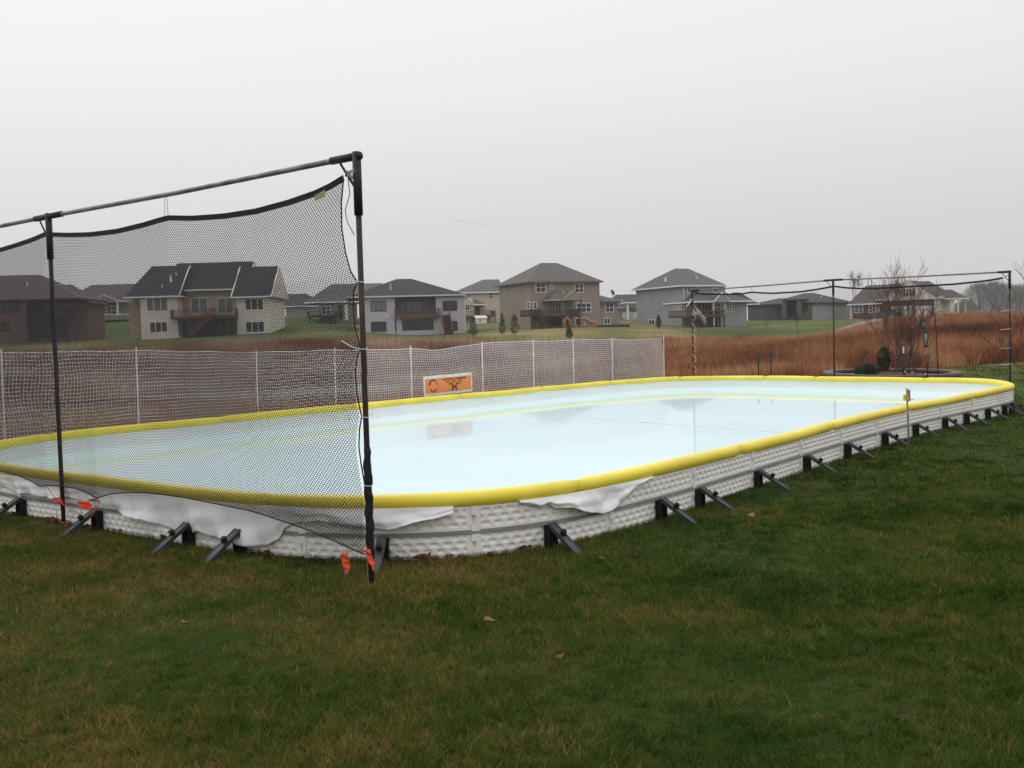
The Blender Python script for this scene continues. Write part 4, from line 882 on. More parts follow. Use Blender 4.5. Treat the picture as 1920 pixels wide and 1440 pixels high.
# --- house 2: brown roofed house with a small gabled porch, behind
WG = siding('siding_greige', (.26, .22, .19)); h = House('brown roofed house with white gabled porch, between brown brick and cream houses', 172, .0, 170, 600, WG, R_BR)
u0, u1, ze = h.blk(120, 246, 566, 0, 11, -3); zr = h.P(180, 534, 5.5)[1]; h.roof(u0 - .5, u1 + .5, -.5, 11.5, ze, zr, 3, 1.5)
ul, zl = h.P(171, 565, -2.2); ur, _ = h.P(221, 565, -2.2); za_ = h.P(196, 553, -2.2)[1]; h.roof(ul, ur, -2.6, 3, zl, za_, 0, 0, 'v', gw=WG)
h.win(162, 574, 186, 594, 0, 2, 2, pane=glass_light()); h.win(199, 574, 219, 591, 0, 2, 2, pane=glass_light())
for p in (175, 190, 220): h.post(p, 565, 600, -2.1, .25, TW)
h.deck(172, 236, 592, 600, -2.3, 0, WG, (), rail=589, railm=TW)
# --- house 3: cream house with black roof and recessed balcony
CRM = siding('siding_cream', (.70, .62, .54)); TAN = siding('siding_tan', (.42, .31, .20)); h = House('cream walkout house with a steep black roof seen through the near net', 135, .0, 503, 628, CRM, R_DK)
uL, uLb, zeL = h.blk(262, 331, 556, 0, 9.5); ua, ub, zm = h.blk(331.2, 441.8, 545, 2.5, 9.4, m=TAN); uc, ud_, zeR = h.blk(442, 503, 556, 0, 9.5)
ux, _ = h.P(241, 562, 3); h.box(ux, uL - .003, 3, 9.3, -.2, zeL - .3, 'wall', TAN)
ve0, ve1 = 1.7, 9.9; zmr = h.P(400, 492, 5.8)[1]; u344 = h.P(345, 492, 5.8)[0]; u465 = h.P(466, 493, 5.8)[0]; zme = h.P(380, 543, 1.7)[1]
h.roof(u344 - 1.0, u465 + .8, ve0, ve1, zme, zmr, 0, 0, gw=CRM)
zl = h.P(315, 498.5, 4.7)[1]; uE = h.P(232, 561, -.4)[0]; h.roof(uE, uLb + .5, -.45, 9.85, zeL, zl, abs(h.P(285, 498, 4.7)[0] - uE), 0)
zR = h.P(480, 500, 4.7)[1]; h.roof(uc - .5, ud_ + .5, -.45, 9.86, zeR, zR, 0, 0, gw=CRM)
h.win(274, 558, 315, 584, 0, 3, 1, TW, pane=glass_light()); h.win(280, 603, 314, 623.5, 0, 3, 1, pane=GL); h.win(459, 560, 494, 582, 0, 3, 1, TW); h.win(460, 602, 496, 623.5, 0, 3, 1)
h.win(357, 558, 390, 588, 2.5, 2, 1, TW, pane=glass_light()); h.win(407, 558, 438, 588, 2.5, 2, 1, TW, pane=glass_light())
h.panel(331.5, 598, 441.5, 631, 2.2, mat('underdeck_shade', (.07, .065, .06), .9), 'underdeck_dark_panel'); h.win(345, 603, 372, 626, 2.15, 2, 1, TB); h.win(415, 603, 438, 626, 2.15, 2, 1, TB)  # dark panel stands in for the shade beneath the balcony deck
d_ = h.deck(319, 442, 592, 597, -1.2, 2.4, DKB, (352, 411, 426, 438), -1.5, rail=579); A_u, A_z = h.P(404, 590, -1.6); B_u, B_z = h.P(362, 629, -1.6); h.stair((A_u, -2.4, A_z), (B_u, -2.4, B_z), 1.1, DKB, 'u', 14)
h.vent(320, 515, 527, 2, r=.14); h.vent(304, 533, 538, 1); h.vent(330, 510, 514, 3); h.vent(372, 515, 520, 4); h.spout(331, 557, 630, 0); 
# --- small dark roofed houses beyond the gap
h = House('low beige house with dark roof, peeking right of the cream house', 190, 0, 560, 602, siding('siding_beige', (.36, .31, .26)), R_BL)
u0, u1, ze = h.blk(536, 600, 574, 0, 10); zr = h.P(550, 551, 5)[1]; h.roof(u0 - 3, u1 + .5, -.5, 10.5, ze, zr, 2, 4)
h = House('taupe gabled house just left of the near net post', 168, .1, 600, 601, siding('siding_taupe', (.24, .20, .175)), R_GR)
u0, u1, ze = h.blk(598, 664, 566, 0, 10); zr = h.P(660, 532, 5)[1]; h.roof(u0 - 2.3, u1 + 6, -.5, 10.5, ze, zr, 4, 1.5); h.win(602, 574, 620, 590, 0, 2, 2); h.panel(634, 572, 642, 598, 0, TB, 'door'); h.panel(646, 570, 652, 600, 0, TW, 'door_trim')
h.deck(576, 630, 590, 594, -3, 0, DKD, (580, 604, 628), -2, rail=583)
# --- house 4: lavender grey walkout
LAV = mat('stucco_lavender', (.42, .39, .42), .85, (.39, .365, .39), .5); LAVD = siding('recess_wall_shade', (.20, .19, .195)); h = House('grey stucco walkout house with charcoal hip roof, right of the near net post', 142, .14, 672, 631, LAV, R_DK); h.trim = mat('trim_lilac', (.55, .53, .55), .6)
uL, ub, zeL = h.blk(672, 740, 556, 0, 12); h.blk(740.2, 816.8, 557, 2.0, 11.9, m=LAVD); uc, ud_, _ = h.blk(817, 871, 556, 0, 12)  # recess wall gets a darker tone, its shade put into the colour
u0, z0 = h.P(743, 596, -.15); u1, _ = h.P(823, 596, -.15); h.box(u0, u1, -.15, 2.1, -2.5, z0, 'lower_wall', LAV)
zr = h.P(757, 523, 6)[1]; a = h.P(743, 523, 6)[0]; b = h.P(771, 523, 6)[0]; eL = uL - .6; eR = h.P(874, 555, -.5)[0]; h.roof(eL - 1, eR, -.55, 12.5, zeL, zr, a - eL + 1, eR - b)
h.win(694.5, 564, 724, 583.5, 0, 3, 1, TB, pane=glass_light()); h.win(695.4, 603, 724, 622, 0, 1, 1, TB); h.win(829.6, 564, 857, 582.5, 0, 3, 1, TB); h.win(754, 598.8, 812.6, 618.8, -.15, 1, 1, TB); h.win(846, 602, 857.5, 620, 0, 1, 1, TB); h.win(740.5, 599, 743, 619, -.01, 1, 1, TB, tw=.03)
h.win(761, 564, 791, 587, 2, 3, 1, TB, pane=glass_light())
h.deck(740.5, 824, 589, 595.5, -.9, 2, DKB, (), rail=579, railm=DKD)
A_u, A_z = h.P(826, 590, -1.0); B_u, B_z = h.P(834, 629, -4.5); h.stair((A_u + .0, -1.0, A_z), (B_u, -4.6, B_z), 1.15, DKB, 'v', 14)
h.vent(732, 531, 541, 1.8, mat('vent_grey', (.35, .35, .37), .5), .16); h.vent(761, 522, 525, 6, r=.2); h.spout(871, 557, 628, 0)
for px_, py_ in ((726, 592.5), (749, 600.5)):
    u, z = h.P(px_, py_, -.18 if px_ > 740 else 0); h.box(u - .1, u + .1, -.32 if px_ > 740 else -.14, -.0, z - .12, z + .12, 'wall_light', TW)
# --- house 5: beige behind
BEI = siding('siding_sand', (.55, .46, .34)); h = House('beige two storey house with wooden deck, between the grey stucco and big tan houses', 178, .22, 868, 601, BEI, R_GR)
u0, u1, ze = h.blk(860, 940, 548, 0, 11); zr = h.P(920, 524, 5.5)[1]; a = h.P(910.6, 524, 5.5)[0]; b = h.P(933, 524, 5.5)[0]; h.roof(u0 - .5, u1 + .7, -.5, 11.5, ze, zr, a - u0, u1 - b + .5)
h.win(874, 551, 884, 559, 0, 2, 2); h.win(900, 551, 904.5, 558, 0, 1, 2); h.win(915.5, 549, 925, 560, 0, 2, 2); h.win(924.5, 574, 929, 581.5, 0, 1, 2); h.win(932.5, 574, 936.5, 581.5, 0, 1, 2)
ul, zl = h.P(869.5, 571, -3); ur, _ = h.P(889, 571, -3); za_ = h.P(876, 558, -3)[1]; h.blk(870.5, 888, 571, -2.6, 0, -2); h.roof(ul, ur, -3, 1, zl, za_, 0, 0, 'v', gw=BEI); u_a, z_a = h.P(911, 570.5, -1.6); h.roof(ur, u_a, -2, .5, z_a, za_ - .3, 0, 1.5)
h.win(871.5, 574, 881, 582.5, -2.6, 2, 1); h.panel(892, 576, 900, 592, 0, TB, 'door'); h.deck(869, 930, 592, 594, -4, 0, DKB, (872, 900, 928), -1, rail=582.5)
# little white shed
h = House('tiny white garden shed below the beige house deck', 168, .3, 893, 604, TW, TW, 'garden_shed'); u0, u1, ze = h.blk(894, 912.5, 596.5, 0, 2, -1); h.roof(u0 - .15, u1 + .15, -.15, 2.2, ze, ze + .45, 0, 0, fascia=False, m=mat('shed_roof', (.6, .57, .54), .7)); h.panel(898, 597.5, 903, 603.5, 0, mat('shed_door', (.5, .46, .42), .7), 'door')
# --- house 6: the big tan one
TN = siding('siding_olive_tan', (.285, .24, .185)); h = House('big tan two storey house with hip roof and gabled back porch in the centre', 146, .42, 995, 612, TN, R_GR); h.trim = mat('trim_taupe', (.16, .13, .105), .7)
dep = h.Q(936, 545, 0)[0]; u1, z1 = h.P(1124, 532, 0); ze = h.P(995.5, 528.5, 0)[1]; h.box(0, u1, 0, dep, -2.5, ze, 'wall', TN)
eR = h.P(1131, 529, -.5)[0]; zr = h.P(1030, 493, dep / 2)[1]; a = h.P(1014, 493, dep / 2)[0]; b = h.P(1045, 493.5, dep / 2)[0]; h.roof(-.55, eR, -.55, dep + .6, ze, zr, a + .55, eR - b)
u2, z2 = h.P(1158, 565, .6); h.box(u1 + .003, u2, .6, dep - .6, -2.5, z2, 'wall', TN); zz = h.P(1127, 546, 2.4)[1]; h.roof(u1 - .0, u2 + .6, .0, dep - .5, z2, zz, .01, u2 - u1 - .2, name='wing_roof')
h.trim = TW
W6 = [(1004, 530, 1023, 548.5, 2, 2), (1032, 531, 1038, 541.5, 1, 2), (1077, 531.7, 1094, 549, 2, 2), (999, 566, 1006.5, 578.6, 1, 2), (1080, 567.7, 1108, 585.7, 3, 2), (1078, 596, 1095.5, 610.5, 2, 1)]
for (x0, y0, x1_, y1_, c_, r_) in W6: h.win(x0, y0, x1_, y1_, 0, c_, r_)
h.win(1134.5, 567.5, 1150.4, 585.7, .6, 2, 2); h.win(1132, 596, 1144, 608, .6, 2, 1); h.win(988.4, 566, 993.7, 578.6, side=(0, -1), cols=1, rows=2); h.win(1040.6, 567, 1057, 590, 0, 3, 1)
ul, zl = h.P(1055, 561.5, -3.0); ur, _ = h.P(1094, 561.5, -3.0); za_ = h.P(1074, 545, -3.0)[1]; h.trim = mat('trim_tan', (.42, .36, .28), .7); h.roof(ul, ur, -3.3, .2, zl, za_, 0, 0, 'v', gw=TN)
uq, zq = h.P(1029, 562, -2.2); h.roof(uq, ul + 1.2, -2.7, 1.6, zl - .0, h.P(1050, 546, -.5)[1], 1.6, 0, fascia=True, name='porch_roof'); h.trim = TW
h.post(1054.5, 562, 612, -2.9, .16, mat('trim_taupe', (.16, .13, .105), .7)); h.post(1089.3, 562, 611, -2.9, .16, mat('trim_taupe', (.16, .13, .105), .7))
h.deck(1013, 1088, 590.5, 594, -3.0, 0, DKD, (1016, 1030, 1046, 1071, 1087), -1.5, rail=580.4); A_u, A_z = h.P(1004, 590, -3.0); B_u, B_z = h.P(1019, 611, -3.2); h.stair((A_u + .3, -3.6, A_z), (B_u, -3.6, B_z), 1.1, DKD, 'u', 10)
h.deck(995.5, 1014, 590.5, 593, -3.6, 0, DKD, (997,), -1.5, rail=580.6); h.panel(1030, 594.5, 1072, 611.5, -.02, SHD, 'underdeck_dark_panel')
for p in ((995, 514, 518, 3.2), (1042, 513, 518, 2.2), (1055.5, 504, 507, 4)): h.vent(*p, r=.11)
u, z = h.P(1147.8, 556, 3); dsh = MB().tube([(u, 3, z - 1), (u, 3, z + .2)], .04, 6); dsh.build('dish_mast', TB, h.e); mb = MB(); c0 = Vector((u, 2.9, z + .55)); nn = Vector((.5, -1, .45)).normalized(); a_ = nn.cross(Vector((0, 0, 1))).normalized(); b_ = nn.cross(a_)
mb.tube([tuple(c0 - nn * .02), tuple(c0 + nn * .01), tuple(c0 + nn * .08)], [.02, .3, .48], 20, False).build('satellite_dish', mat('dish_grey', (.06, .06, .065), .5), h.e)
# timber edging and slides on the lawn beside it
h2 = House('low brown timber retaining edge right of the tan house', 143, .1, 1119, 612, DKD, DKD, 'timber_edging'); u0, _ = h2.P(1119, 612, 0); u1, z1 = h2.P(1181, 608.3, 0); h2.box(u0, u1, 0, .25, -.8, z1, 'timber', DKD)
OR = mat('slide_orange', (.34, .13, .07), .7); P0 = at_y(1090, 611, 139.5); sl2 = empty('play_slide', tuple(P0), 0, 'faded orange play slide lying on the grass beside the tan house', 'slide')
mb = MB(); mb.tube([(0, 0, .9), (.5, 0, .95), (1.0, 0, .6), (1.5, 0, .35), (2.0, 0, .4)], [.25, .28, .3, .28, .2], 8).build('chute', OR, sl2, True); MB().box(1.55, 1.95, -.2, .2, -.3, .3).build('support', OR, sl2); MB().box(.0, .3, -.25, .25, -.3, .8).build('support', OR, sl2)
P0 = at_y(1064, 611, 139.8); p2 = empty('play_slide', tuple(P0), 0, 'orange play arch standing under the tan house deck', 'slide'); MB().tube([(-.4, 0, -.2), (-.35, 0, .7), (0, 0, 1.1), (.35, 0, .7), (.4, 0, -.2)], .2, 8).build('arch', OR, p2, True)
# --- house 7: dark roof with cream wall between
h = House('low cream house with blue grey roof and white porch, between tan and slate houses', 176, .1, 1160, 600, siding('siding_ivory', (.50, .44, .33)), R_BL)
u0, u1, ze = h.blk(1156, 1196, 576, 0, 9); zr = h.P(1175, 552, 4)[1]; h.roof(u0 - 1.0, u1 + 1, -1.2, 9.5, ze, zr, 1.8, 0); h.post(1176.5, 566, 600, -2.5, .3, TW); h.deck(1172, 1196, 595, 600, -2.6, 0, LAV, (), rail=586, railm=TW); h.roof(h.P(1168, 567, -2.8)[0], u1 + 1, -3, -.9, h.P(1180, 567, -2.8)[1], h.P(1180, 563, -2)[1], 0, 0)
# --- house 8: slate blue house
SL = siding('siding_slate', (.30, .32, .325)); h = House('slate blue two storey house with grey hip roof, behind the far left post', 148, .47, 1279.6, 612, SL, R_GR)
dep = h.Q(1192.8, 560, 0)[0]; u1, z1 = h.P(1360, 537, 0); ze = h.P(1279.6, 535.5, 0)[1]; h.box(0, u1, 0, dep, -2.5, ze, 'wall', SL)
eR = h.P(1362.5, 535, -.5)[0]; zr = h.P(1278, 503.5, dep / 2)[1]; a = h.P(1265.7, 503, dep / 2)[0]; b = h.P(1290.5, 504, dep / 2)[0]; h.roof(-.55, eR, -.55, dep + .6, ze, zr, max(2, a + .55), eR - b)
u2, z2 = h.P(1375.5, 566, .5); h.box(u1 + .003, u2, .5, dep * .7, -2.5, z2, 'wall', SL)
q0, zq0 = h.P(1301, 565.5, -3); q1, _ = h.P(1381.5, 565.5, -3); h.roof(q0, u2 + .7, -3.4, 4.5, zq0, h.P(1340, 547.5, .4)[1], 2.2, 2.5, name='porch_roof'); ul, _ = h.P(1337.5, 565.5, -3.5); ur, _ = h.P(1366.7, 565.5, -3.5); za_ = h.P(1352.5, 548.5, -3.5)[1]; h.roof(ul, ur, -3.8, -.5, zq0 + .01, za_, 0, 0, 'v', gw=SL)
bx0, zb_ = h.P(1331, 567, -.0); h.box(bx0, u2 - .01, -2.4, .0, -.2, zb_, 'bay_wall', SL)
for (x0, y0, x1_, y1_, v_, c_, r_) in ((1288, 537.5, 1296, 549.4, 0, 2, 1), (1305, 538, 1312, 549, 0, 2, 1), (1336.6, 539, 1345.4, 549, 0, 2, 1), (1282, 569, 1286.6, 580, 0, 1, 2), (1307, 569, 1313, 585, 0, 1, 3), (1335, 569, 1350, 583, -2.4, 2, 2), (1362, 569, 1371.6, 585, -2.4, 2, 3), (1348, 599, 1353.5, 611, 0, 1, 1)): h.win(x0, y0, x1_, y1_, v_, c_, r_)
h.win(1316, 569, 1326.5, 590, 0, 2, 1); h.win(1271, 568.5, 1277.8, 580, side=(0, -1), cols=2, rows=2); h.win(1216.5, 599, 1228, 612.5, side=(0, -1), cols=2, rows=1)
h.deck(1281, 1360.5, 591, 594.5, -3.6, -.1, DKB, (1284, 1297, 1325, 1347, 1359), -1.5, rail=581.5); A_u, A_z = h.P(1298, 591, -3.8); B_u, B_z = h.P(1318, 610, -4.2); h.stair((A_u, -4.8, A_z), (B_u, -4.8, B_z), 1.1, DKB, 'u', 10, railm=TW)
for p in ((1338, 567, 611), (1358.5, 567, 594)): h.post(*p, -3.4, .13, TW)
h.spout(1281, 537, 612, 0, -.6); h.spout(1375, 567, 607, .5); h.vent(1248, 519, 522, 4, r=.1); h.vent(1304.5, 513, 518, 3); h.vent(1307.5, 519, 523, 2, r=.1)
# --- house 9: tan wall, dark roof behind it
h = House('tan garage house with dark hip roof, just right of the slate house', 180, -.2, 1395, 600, siding('siding_wheat', (.42, .35, .24)), R_DK)
u0, u1, ze = h.blk(1362, 1400, 571, 0, 10); zr = h.P(1375, 548.5, 5)[1]; a = h.P(1386, 548, 5)[0]; eR = h.P(1424, 566, -.5)[0]; h.roof(u0 - 1, eR, -.5, 10.5, ze, zr, 2, eR - a); h.win(1382, 577, 1386, 587, 0, 1, 1); h.panel(1376, 589, 1395, 598, 0, BRW, 'brick_base'); h.post(1397, 571, 598, -.3, .5, TW)
# --- house 10: modern ranch
MOD = mat('stucco_taupe', (.17, .155, .15), .85); MODS = siding('siding_pale_grey', (.36, .36, .365)); BRT = brick('taupe_brick', (.16, .13, .12), (.12, .10, .09), (.15, .14, .13), 3)
h = House('low modern grey ranch house with garage doors, left of the brick house', 186, -.80, 1523, 600, MOD, R_BL); h.trim = mat('trim_charcoal', (.06, .06, .065), .6)
u0, z0 = h.P(1402, 573, 2); ug, _ = h.P(1468, 572, 2); ue, zE = h.P(1503, 568, 0); h.box(u0, ug, 2, 11, -2.5, z0, 'wall', MOD); h.box(ug + .003, ue, 1.5, 11.1, -2.5, z0, 'wall', BRT); dep = abs(h.Q(1594, 570, 0)[0]); h.box(ue + .003, 0, 0, 11, -2.5, zE, 'wall', BRT)
h.box(-.12, .06, .0 + .1, max(8, dep), -2.5, zE - .02, 'side_wall', MODS)
zr = h.P(1512, 549.4, 6)[1]; ra = h.P(1501, 549.4, 6)[0]; rb = h.P(1520, 549.4, 6)[0]; h.roof(min(ug - 1, ra - 4), .7, -.7, max(8, dep) + .6, zE, zr, ra - min(ug - 1, ra - 4), max(1, .7 - rb)); zr = h.P(1450, 560, 6.5)[1]; h.roof(u0 - .6, ug + 2, 1.4, 11.6, z0, zr, 4.5, 0)
GD = mat('garage_door_taupe', (.12, .11, .105), .7); h.panel(1404.5, 579.5, 1425.5, 600, 2, GD, 'garage_door', grooves=4); h.panel(1428.5, 579.5, 1466, 600, 2, GD, 'garage_door', grooves=4)
u, z = h.P(1467, 564, -1.2); u_, _ = h.P(1503, 564, -1.2); h.box(u, u_, -1.3, 1.5, z - .15, z + .2, 'entry_canopy', SHD); h.panel(1474, 567, 1490, 595, 1.45, TB, 'door'); h.win(1503.5 + 1, 572, 1514, 584, 0, 2, 1, TB); h.post(1471, 565, 596, -.9, .7, BRT); h.post(1499, 565, 596, -.9, .7, BRT)
h.vent(1523.5, 554, 557, 5, r=.12); h.vent(1540, 555, 557, 6, r=.1)
# --- house 11: brick and cream house
RB = brick('red_brick', (.14, .05, .042), (.10, .038, .033), (.16, .12, .10), 3); CR2 = siding('siding_pale_cream', (.72, .66, .56)); h = House('brick and cream house with two white garage doors on the right', 176, -.70, 1751, 599, RB, R_BR)
uL, zL = h.P(1595.6, 571, 1.5); uM, _ = h.P(1655, 571, 1.5); uG, zG = h.P(1655, 561, 0); h.box(uL, uM, 1.5, 10, -2.5, zL, 'wall', RB); h.box(uG, 0, 0, 9.5, -2.5, zG, 'wall', RB); dep = abs(h.Q(1789, 575, 0)[0]); dep = min(max(dep, 6), 14); h.box(-.1, .08, .1, dep, -2.5, zG, 'side_wall', CR2); h.box(-3, -.11, 9.5, dep, -2.5, zG, 'wall', CR2) if dep > 9.6 else None
gap = h.P(1704, 525.6, -.3)[1]; gl = h.P(1653, 562, -.5)[0]; gr = h.P(1752, 559, -.5)[0]; zg = h.P(1703, 561, -.5)[1]; h.roof(gl, gr + .1, -.55, 7, zg, gap, 0, 2, 'v', gw=CR2)
zr = h.P(1740, 526.5, 5.5)[1]; h.roof(h.P(1690, 526, 5.5)[0] - 3, .6, 1, dep + .5, zG, zr, 4, 3.4); zr2 = h.P(1670, 533, 6)[1]; eL = uL - .5; h.roof(eL, uM + 4, .9, 10.5, zL, zr2, h.P(1625, 538, 6)[0] - eL, 0)
CP = siding('siding_gable_cream', (.74, .68, .60)); 
h.win(1602, 571.5 + 1, 1618.5, 587, 1.5, 2, 2, pane=glass_light()); h.win(1629, 573, 1636, 587, 1.5, 1, 2); h.panel(1640, 573, 1650, 597, 1.5, mat('entry_beige', (.4, .36, .3), .8), 'entry_wall'); 
WD = mat('garage_white', (.70, .68, .66), .6)
for x0, x1_ in ((1670.6, 1709), (1716.5, 1741.5)):
    gd = h.panel(x0, 573.5, x1_, 595, 0, WD, 'garage_door', grooves=4); n_ = 6 if x0 < 1700 else 4; mb = MB()
    for k in range(n_):
        xa = x0 + (x1_ - x0) * (k + .28) / n_; xb = x0 + (x1_ - x0) * (k + .72) / n_; ua, za_ = h.P(xa, 579.5, 0); ub, zb_ = h.P(xb, 582.5, 0); mb.box(ua, ub, -.075, -.05, zb_, za_)
    mb.build('door_glazing', GL, gd)
h.win(1698.5, 541, 1710.5, 556, -.62, 2, 2); h.panel(1693.5, 541, 1698, 555, -.62, mat('shutter_maroon', (.10, .03, .03), .7), 'shutter'); h.panel(1711, 541, 1715.5, 555, -.62, MATS['shutter_maroon'], 'shutter')
for x_ in (1596.5, 1744.5):
    mb = MB(); v_ = 1.5 if x_ < 1700 else 0
    for k in range(5): u, z = h.P(x_, 596 - k * 5.2, v_); MB().box(u - .25, u + .25, v_ - .06, v_ + .02, z - .12, z + .13).build('quoin', CR2, h.e)
ur_ = h.P(1817, 567, 8.3)[0]; h.roof(.12, ur_, 3.4, 8.4, zG - .3, zG + 1.3, .01, 2.2, name='porch_roof'); 
for uu, vv in ((ur_ - .5, 3.9), (ur_ - .5, 7.9), (ur_ * .5, 3.9)): h.box(uu - .1, uu + .1, vv - .1, vv + .1, -.5, zG - .3, 'porch_post', TW)
h.box(.12, ur_ - .4, 3.7, 8.1, -2, .25, 'porch_floor', WG); mb = MB(); mb.box(.2, ur_ - .4, 3.75, 3.82, 1.1, 1.2); [mb.box(.3 + .2 * k, .34 + .2 * k, 3.76, 3.81, .25, 1.1) for k in range(int((ur_ - .9) / .2))]; mb.build('railing', TW, h.e)
# dark parked car
def car(px, py, D, yaw):
    P = at_y(px, py, D); t = empty('parked_car', tuple(P), yaw, 'dark rounded car parked on the drive by the brick house', 'car'); prof = [(-2.2, .3), (-2.25, .75), (-1.9, .95), (-1.3, 1.02), (-.7, 1.45), (.7, 1.48), (1.4, 1.05), (2.1, .9), (2.25, .6), (2.2, .3)]
    b = MB().poly([(a, -.85, z) for a, z in prof], (0, 1.7, 0)).build('body', mat('car_paint', (.05, .06, .08), .25, spec=.6, coat=.5), t); MB().poly([(-1.2, -.87, 1.05), (-.68, -.87, 1.4), (.65, -.87, 1.42), (1.25, -.87, 1.08)], (0, 1.74, 0)).build('side_glass', GL, t)
    for a in (-1.4, 1.4):
        for v in (-.86, .66): MB().tube([(a, v, .32), (a, v + .2, .32)], .33, 16).build('wheel', TB, t)
car(1664, 596.5, 168, -.5)

# ================================================================== trees and shrubs
M_BARK = mat('bark_brown', (.055, .038, .032), .9, (.09, .065, .055), 12); M_TWIG = mat('twig_brown', (.075, .045, .035), .9); M_BARKP = mat('bark_pale', (.15, .105, .085), .9, (.09, .06, .05), 12)
def grow(p, dr, L, r, depth, rnd, mbs, up=.12, spread=.5, kids=(2, 3), taper=.62, wob=.12, segs=4, minr=.004):
    pts = [p]; q = Vector(p); v = Vector(dr).normalized(); rad = [r]
    for k in range(segs):
        v = (v + Vector((rnd.gauss(0, wob), rnd.gauss(0, wob), rnd.gauss(0, wob) + up * .3))).normalized(); q = q + v * (L / segs); pts.append(tuple(q)); rad.append(max(minr, r * (1 - (k + 1) / segs * (1 - taper))))
    mbs[0 if r > mbs[2] else 1].tube(pts, rad, 5 if r > .02 else 3, False)
    if depth > 0:
        for k in range(rnd.randint(*kids)):
            t = rnd.uniform(.35, 1.0); i = min(int(t * segs), segs - 1); b = Vector(pts[i + 1]); a = rnd.uniform(0, 2 * math.pi); sd = Vector((math.cos(a), math.sin(a), 0)) * spread
            grow(tuple(b), (v + sd + Vector((0, 0, up))).normalized(), L * rnd.uniform(.55, .8), max(minr, rad[i + 1] * .62), depth - 1, rnd, mbs, up, spread, kids, taper, wob, segs, minr)
def bare(name, label, P, stems, depth, seed, cat='tree', m1=M_BARK, m2=M_TWIG, thr=.02, group=None, **kw):
    rnd = random.Random(seed); t = empty(name, tuple(P), 0, label, cat, group); mbs = [MB(), MB(), thr]
    for (dx, dy, dz, L, r) in stems: grow((rnd.uniform(-.12, .12) * (len(stems) > 1), rnd.uniform(-.12, .12) * (len(stems) > 1), -.1), (dx, dy, dz), L, r, depth, rnd, mbs, **kw)
    mbs[0].build('trunk', m1, t, True) if mbs[0].v else None; mbs[1].build('crown', m2, t) if mbs[1].v else None; return t
M_EVG = veg('evergreen_leaf', [(0.0, (.03, .05, .02)), (0.5, (.06, .10, .035)), (1.0, (.10, .15, .05))], .8, pscale=2.0); M_BOX = veg('boxwood_leaf', [(0.0, (.014, .034, .022)), (0.5, (.03, .07, .042)), (1.0, (.06, .12, .07))], .8, pscale=4.0)
M_ARB = veg('arborvitae_leaf', [(0.0, (.035, .04, .018)), (0.5, (.07, .075, .028)), (1.0, (.13, .11, .045))], .8, pscale=3.0)
def leafy(name, label, P, prof, m, n_, size, seed, cat='shrub', trunk=True, group=None, hole=.0):
    """prof: [(height, radius)...] crown filled with small leaf clumps"""
    rg = np.random.default_rng(seed); t = empty(name, tuple(P), 0, label, cat, group); hs = np.array([p[0] for p in prof]); rs = np.array([p[1] for p in prof])
    z = rg.uniform(hs[0], hs[-1], n_); a = rg.uniform(0, 2 * np.pi, n_); lump = 1 + .14 * np.sin(a * 3 + z * 5 + seed) + .10 * np.sin(a * 5 - z * 9); R_ = np.interp(z, hs, rs) * lump; rr = R_ * rg.uniform(0, 1, n_) ** .35 * rg.normal(1, .07, n_)
    C = np.c_[rr * np.cos(a), rr * np.sin(a), z]; d1 = rg.normal(0, 1, (n_, 3)); d1[:, 2] += .6; d1 /= np.linalg.norm(d1, axis=1, keepdims=True); d2_ = np.cross(d1, rg.normal(0, 1, (n_, 3))); d2_ /= np.linalg.norm(d2_, axis=1, keepdims=True); sz = size * rg.uniform(.6, 1.4, (n_, 1))
    V = np.stack([C - d2_ * sz * .4, C + d2_ * sz * .4, C + d1 * sz * 1.3], 1).reshape(-1, 3); at_ = np.repeat(rg.normal(.5, .22, n_), 3)
    np_mesh('crown', V, np.arange(n_ * 3).reshape(-1, 3), m, t, at_)
    if trunk: MB().tube([(0, 0, -.2), (0, 0, hs[0] * .5 + .1), (.02, 0, hs[-1] * .8)], [max(.02, rs.max() * .09), max(.02, rs.max() * .07), .01], 6).build('trunk', M_BARK, t, True)
    return t
def gz(px, D): x, y = xy_at(px, D); return (x, y, hgt(x, y))
# ------------------------------------------------------------------ stone ring bed
BC = BEDC; M_STONE = mat('bed_stone', (.12, .095, .085), .9, (.08, .06, .055), 6, bump=.4, bscale=20); M_CAP = mat('bed_capstone', (.20, .165, .15), .9, (.14, .11, .10), 5); M_MULCH = mat('mulch', (.055, .03, .022), 1, (.09, .05, .035), 18, bump=.8, bscale=40)
bed = empty('stone_planter', (BC[0], BC[1], 0), 0, 'low curved grey stone planter ring behind the far end of the rink', 'planter'); RB_ = [(1.75 + .12 * math.sin(2 * t)) for t in np.linspace(0, 2 * math.pi, 44, endpoint=False)]; mbw = MB(); mbc = MB()
for k in range(44):
    t0 = 2 * math.pi * k / 44; t1 = 2 * math.pi * (k + .96) / 44
    for lev in range(3):
        a0_, a1_ = t0 + (lev % 2) * .07, t1 + (lev % 2) * .07; mbw.beam((1.75 * math.cos(a0_), 2.7 * math.sin(a0_), -.05 + lev * .1 + .0), (1.75 * math.cos(a1_), 2.7 * math.sin(a1_), -.05 + lev * .1), .2, .094)
    mbc.beam((1.72 * math.cos(t0), 2.67 * math.sin(t0), .235), (1.72 * math.cos(t1), 2.67 * math.sin(t1), .235), .30, .07)
mbw.build('wall_blocks', M_STONE, bed); mbc.build('capstones', M_CAP, bed); MB().add([(0, 0, .27)] + [(1.62 * math.cos(t), 2.55 * math.sin(t), .15) for t in np.linspace(0, 2 * math.pi, 32, endpoint=False)], [(0, k + 1, (k + 1) % 32 + 1) for k in range(32)]).build('mulch_fill', M_MULCH, bed)
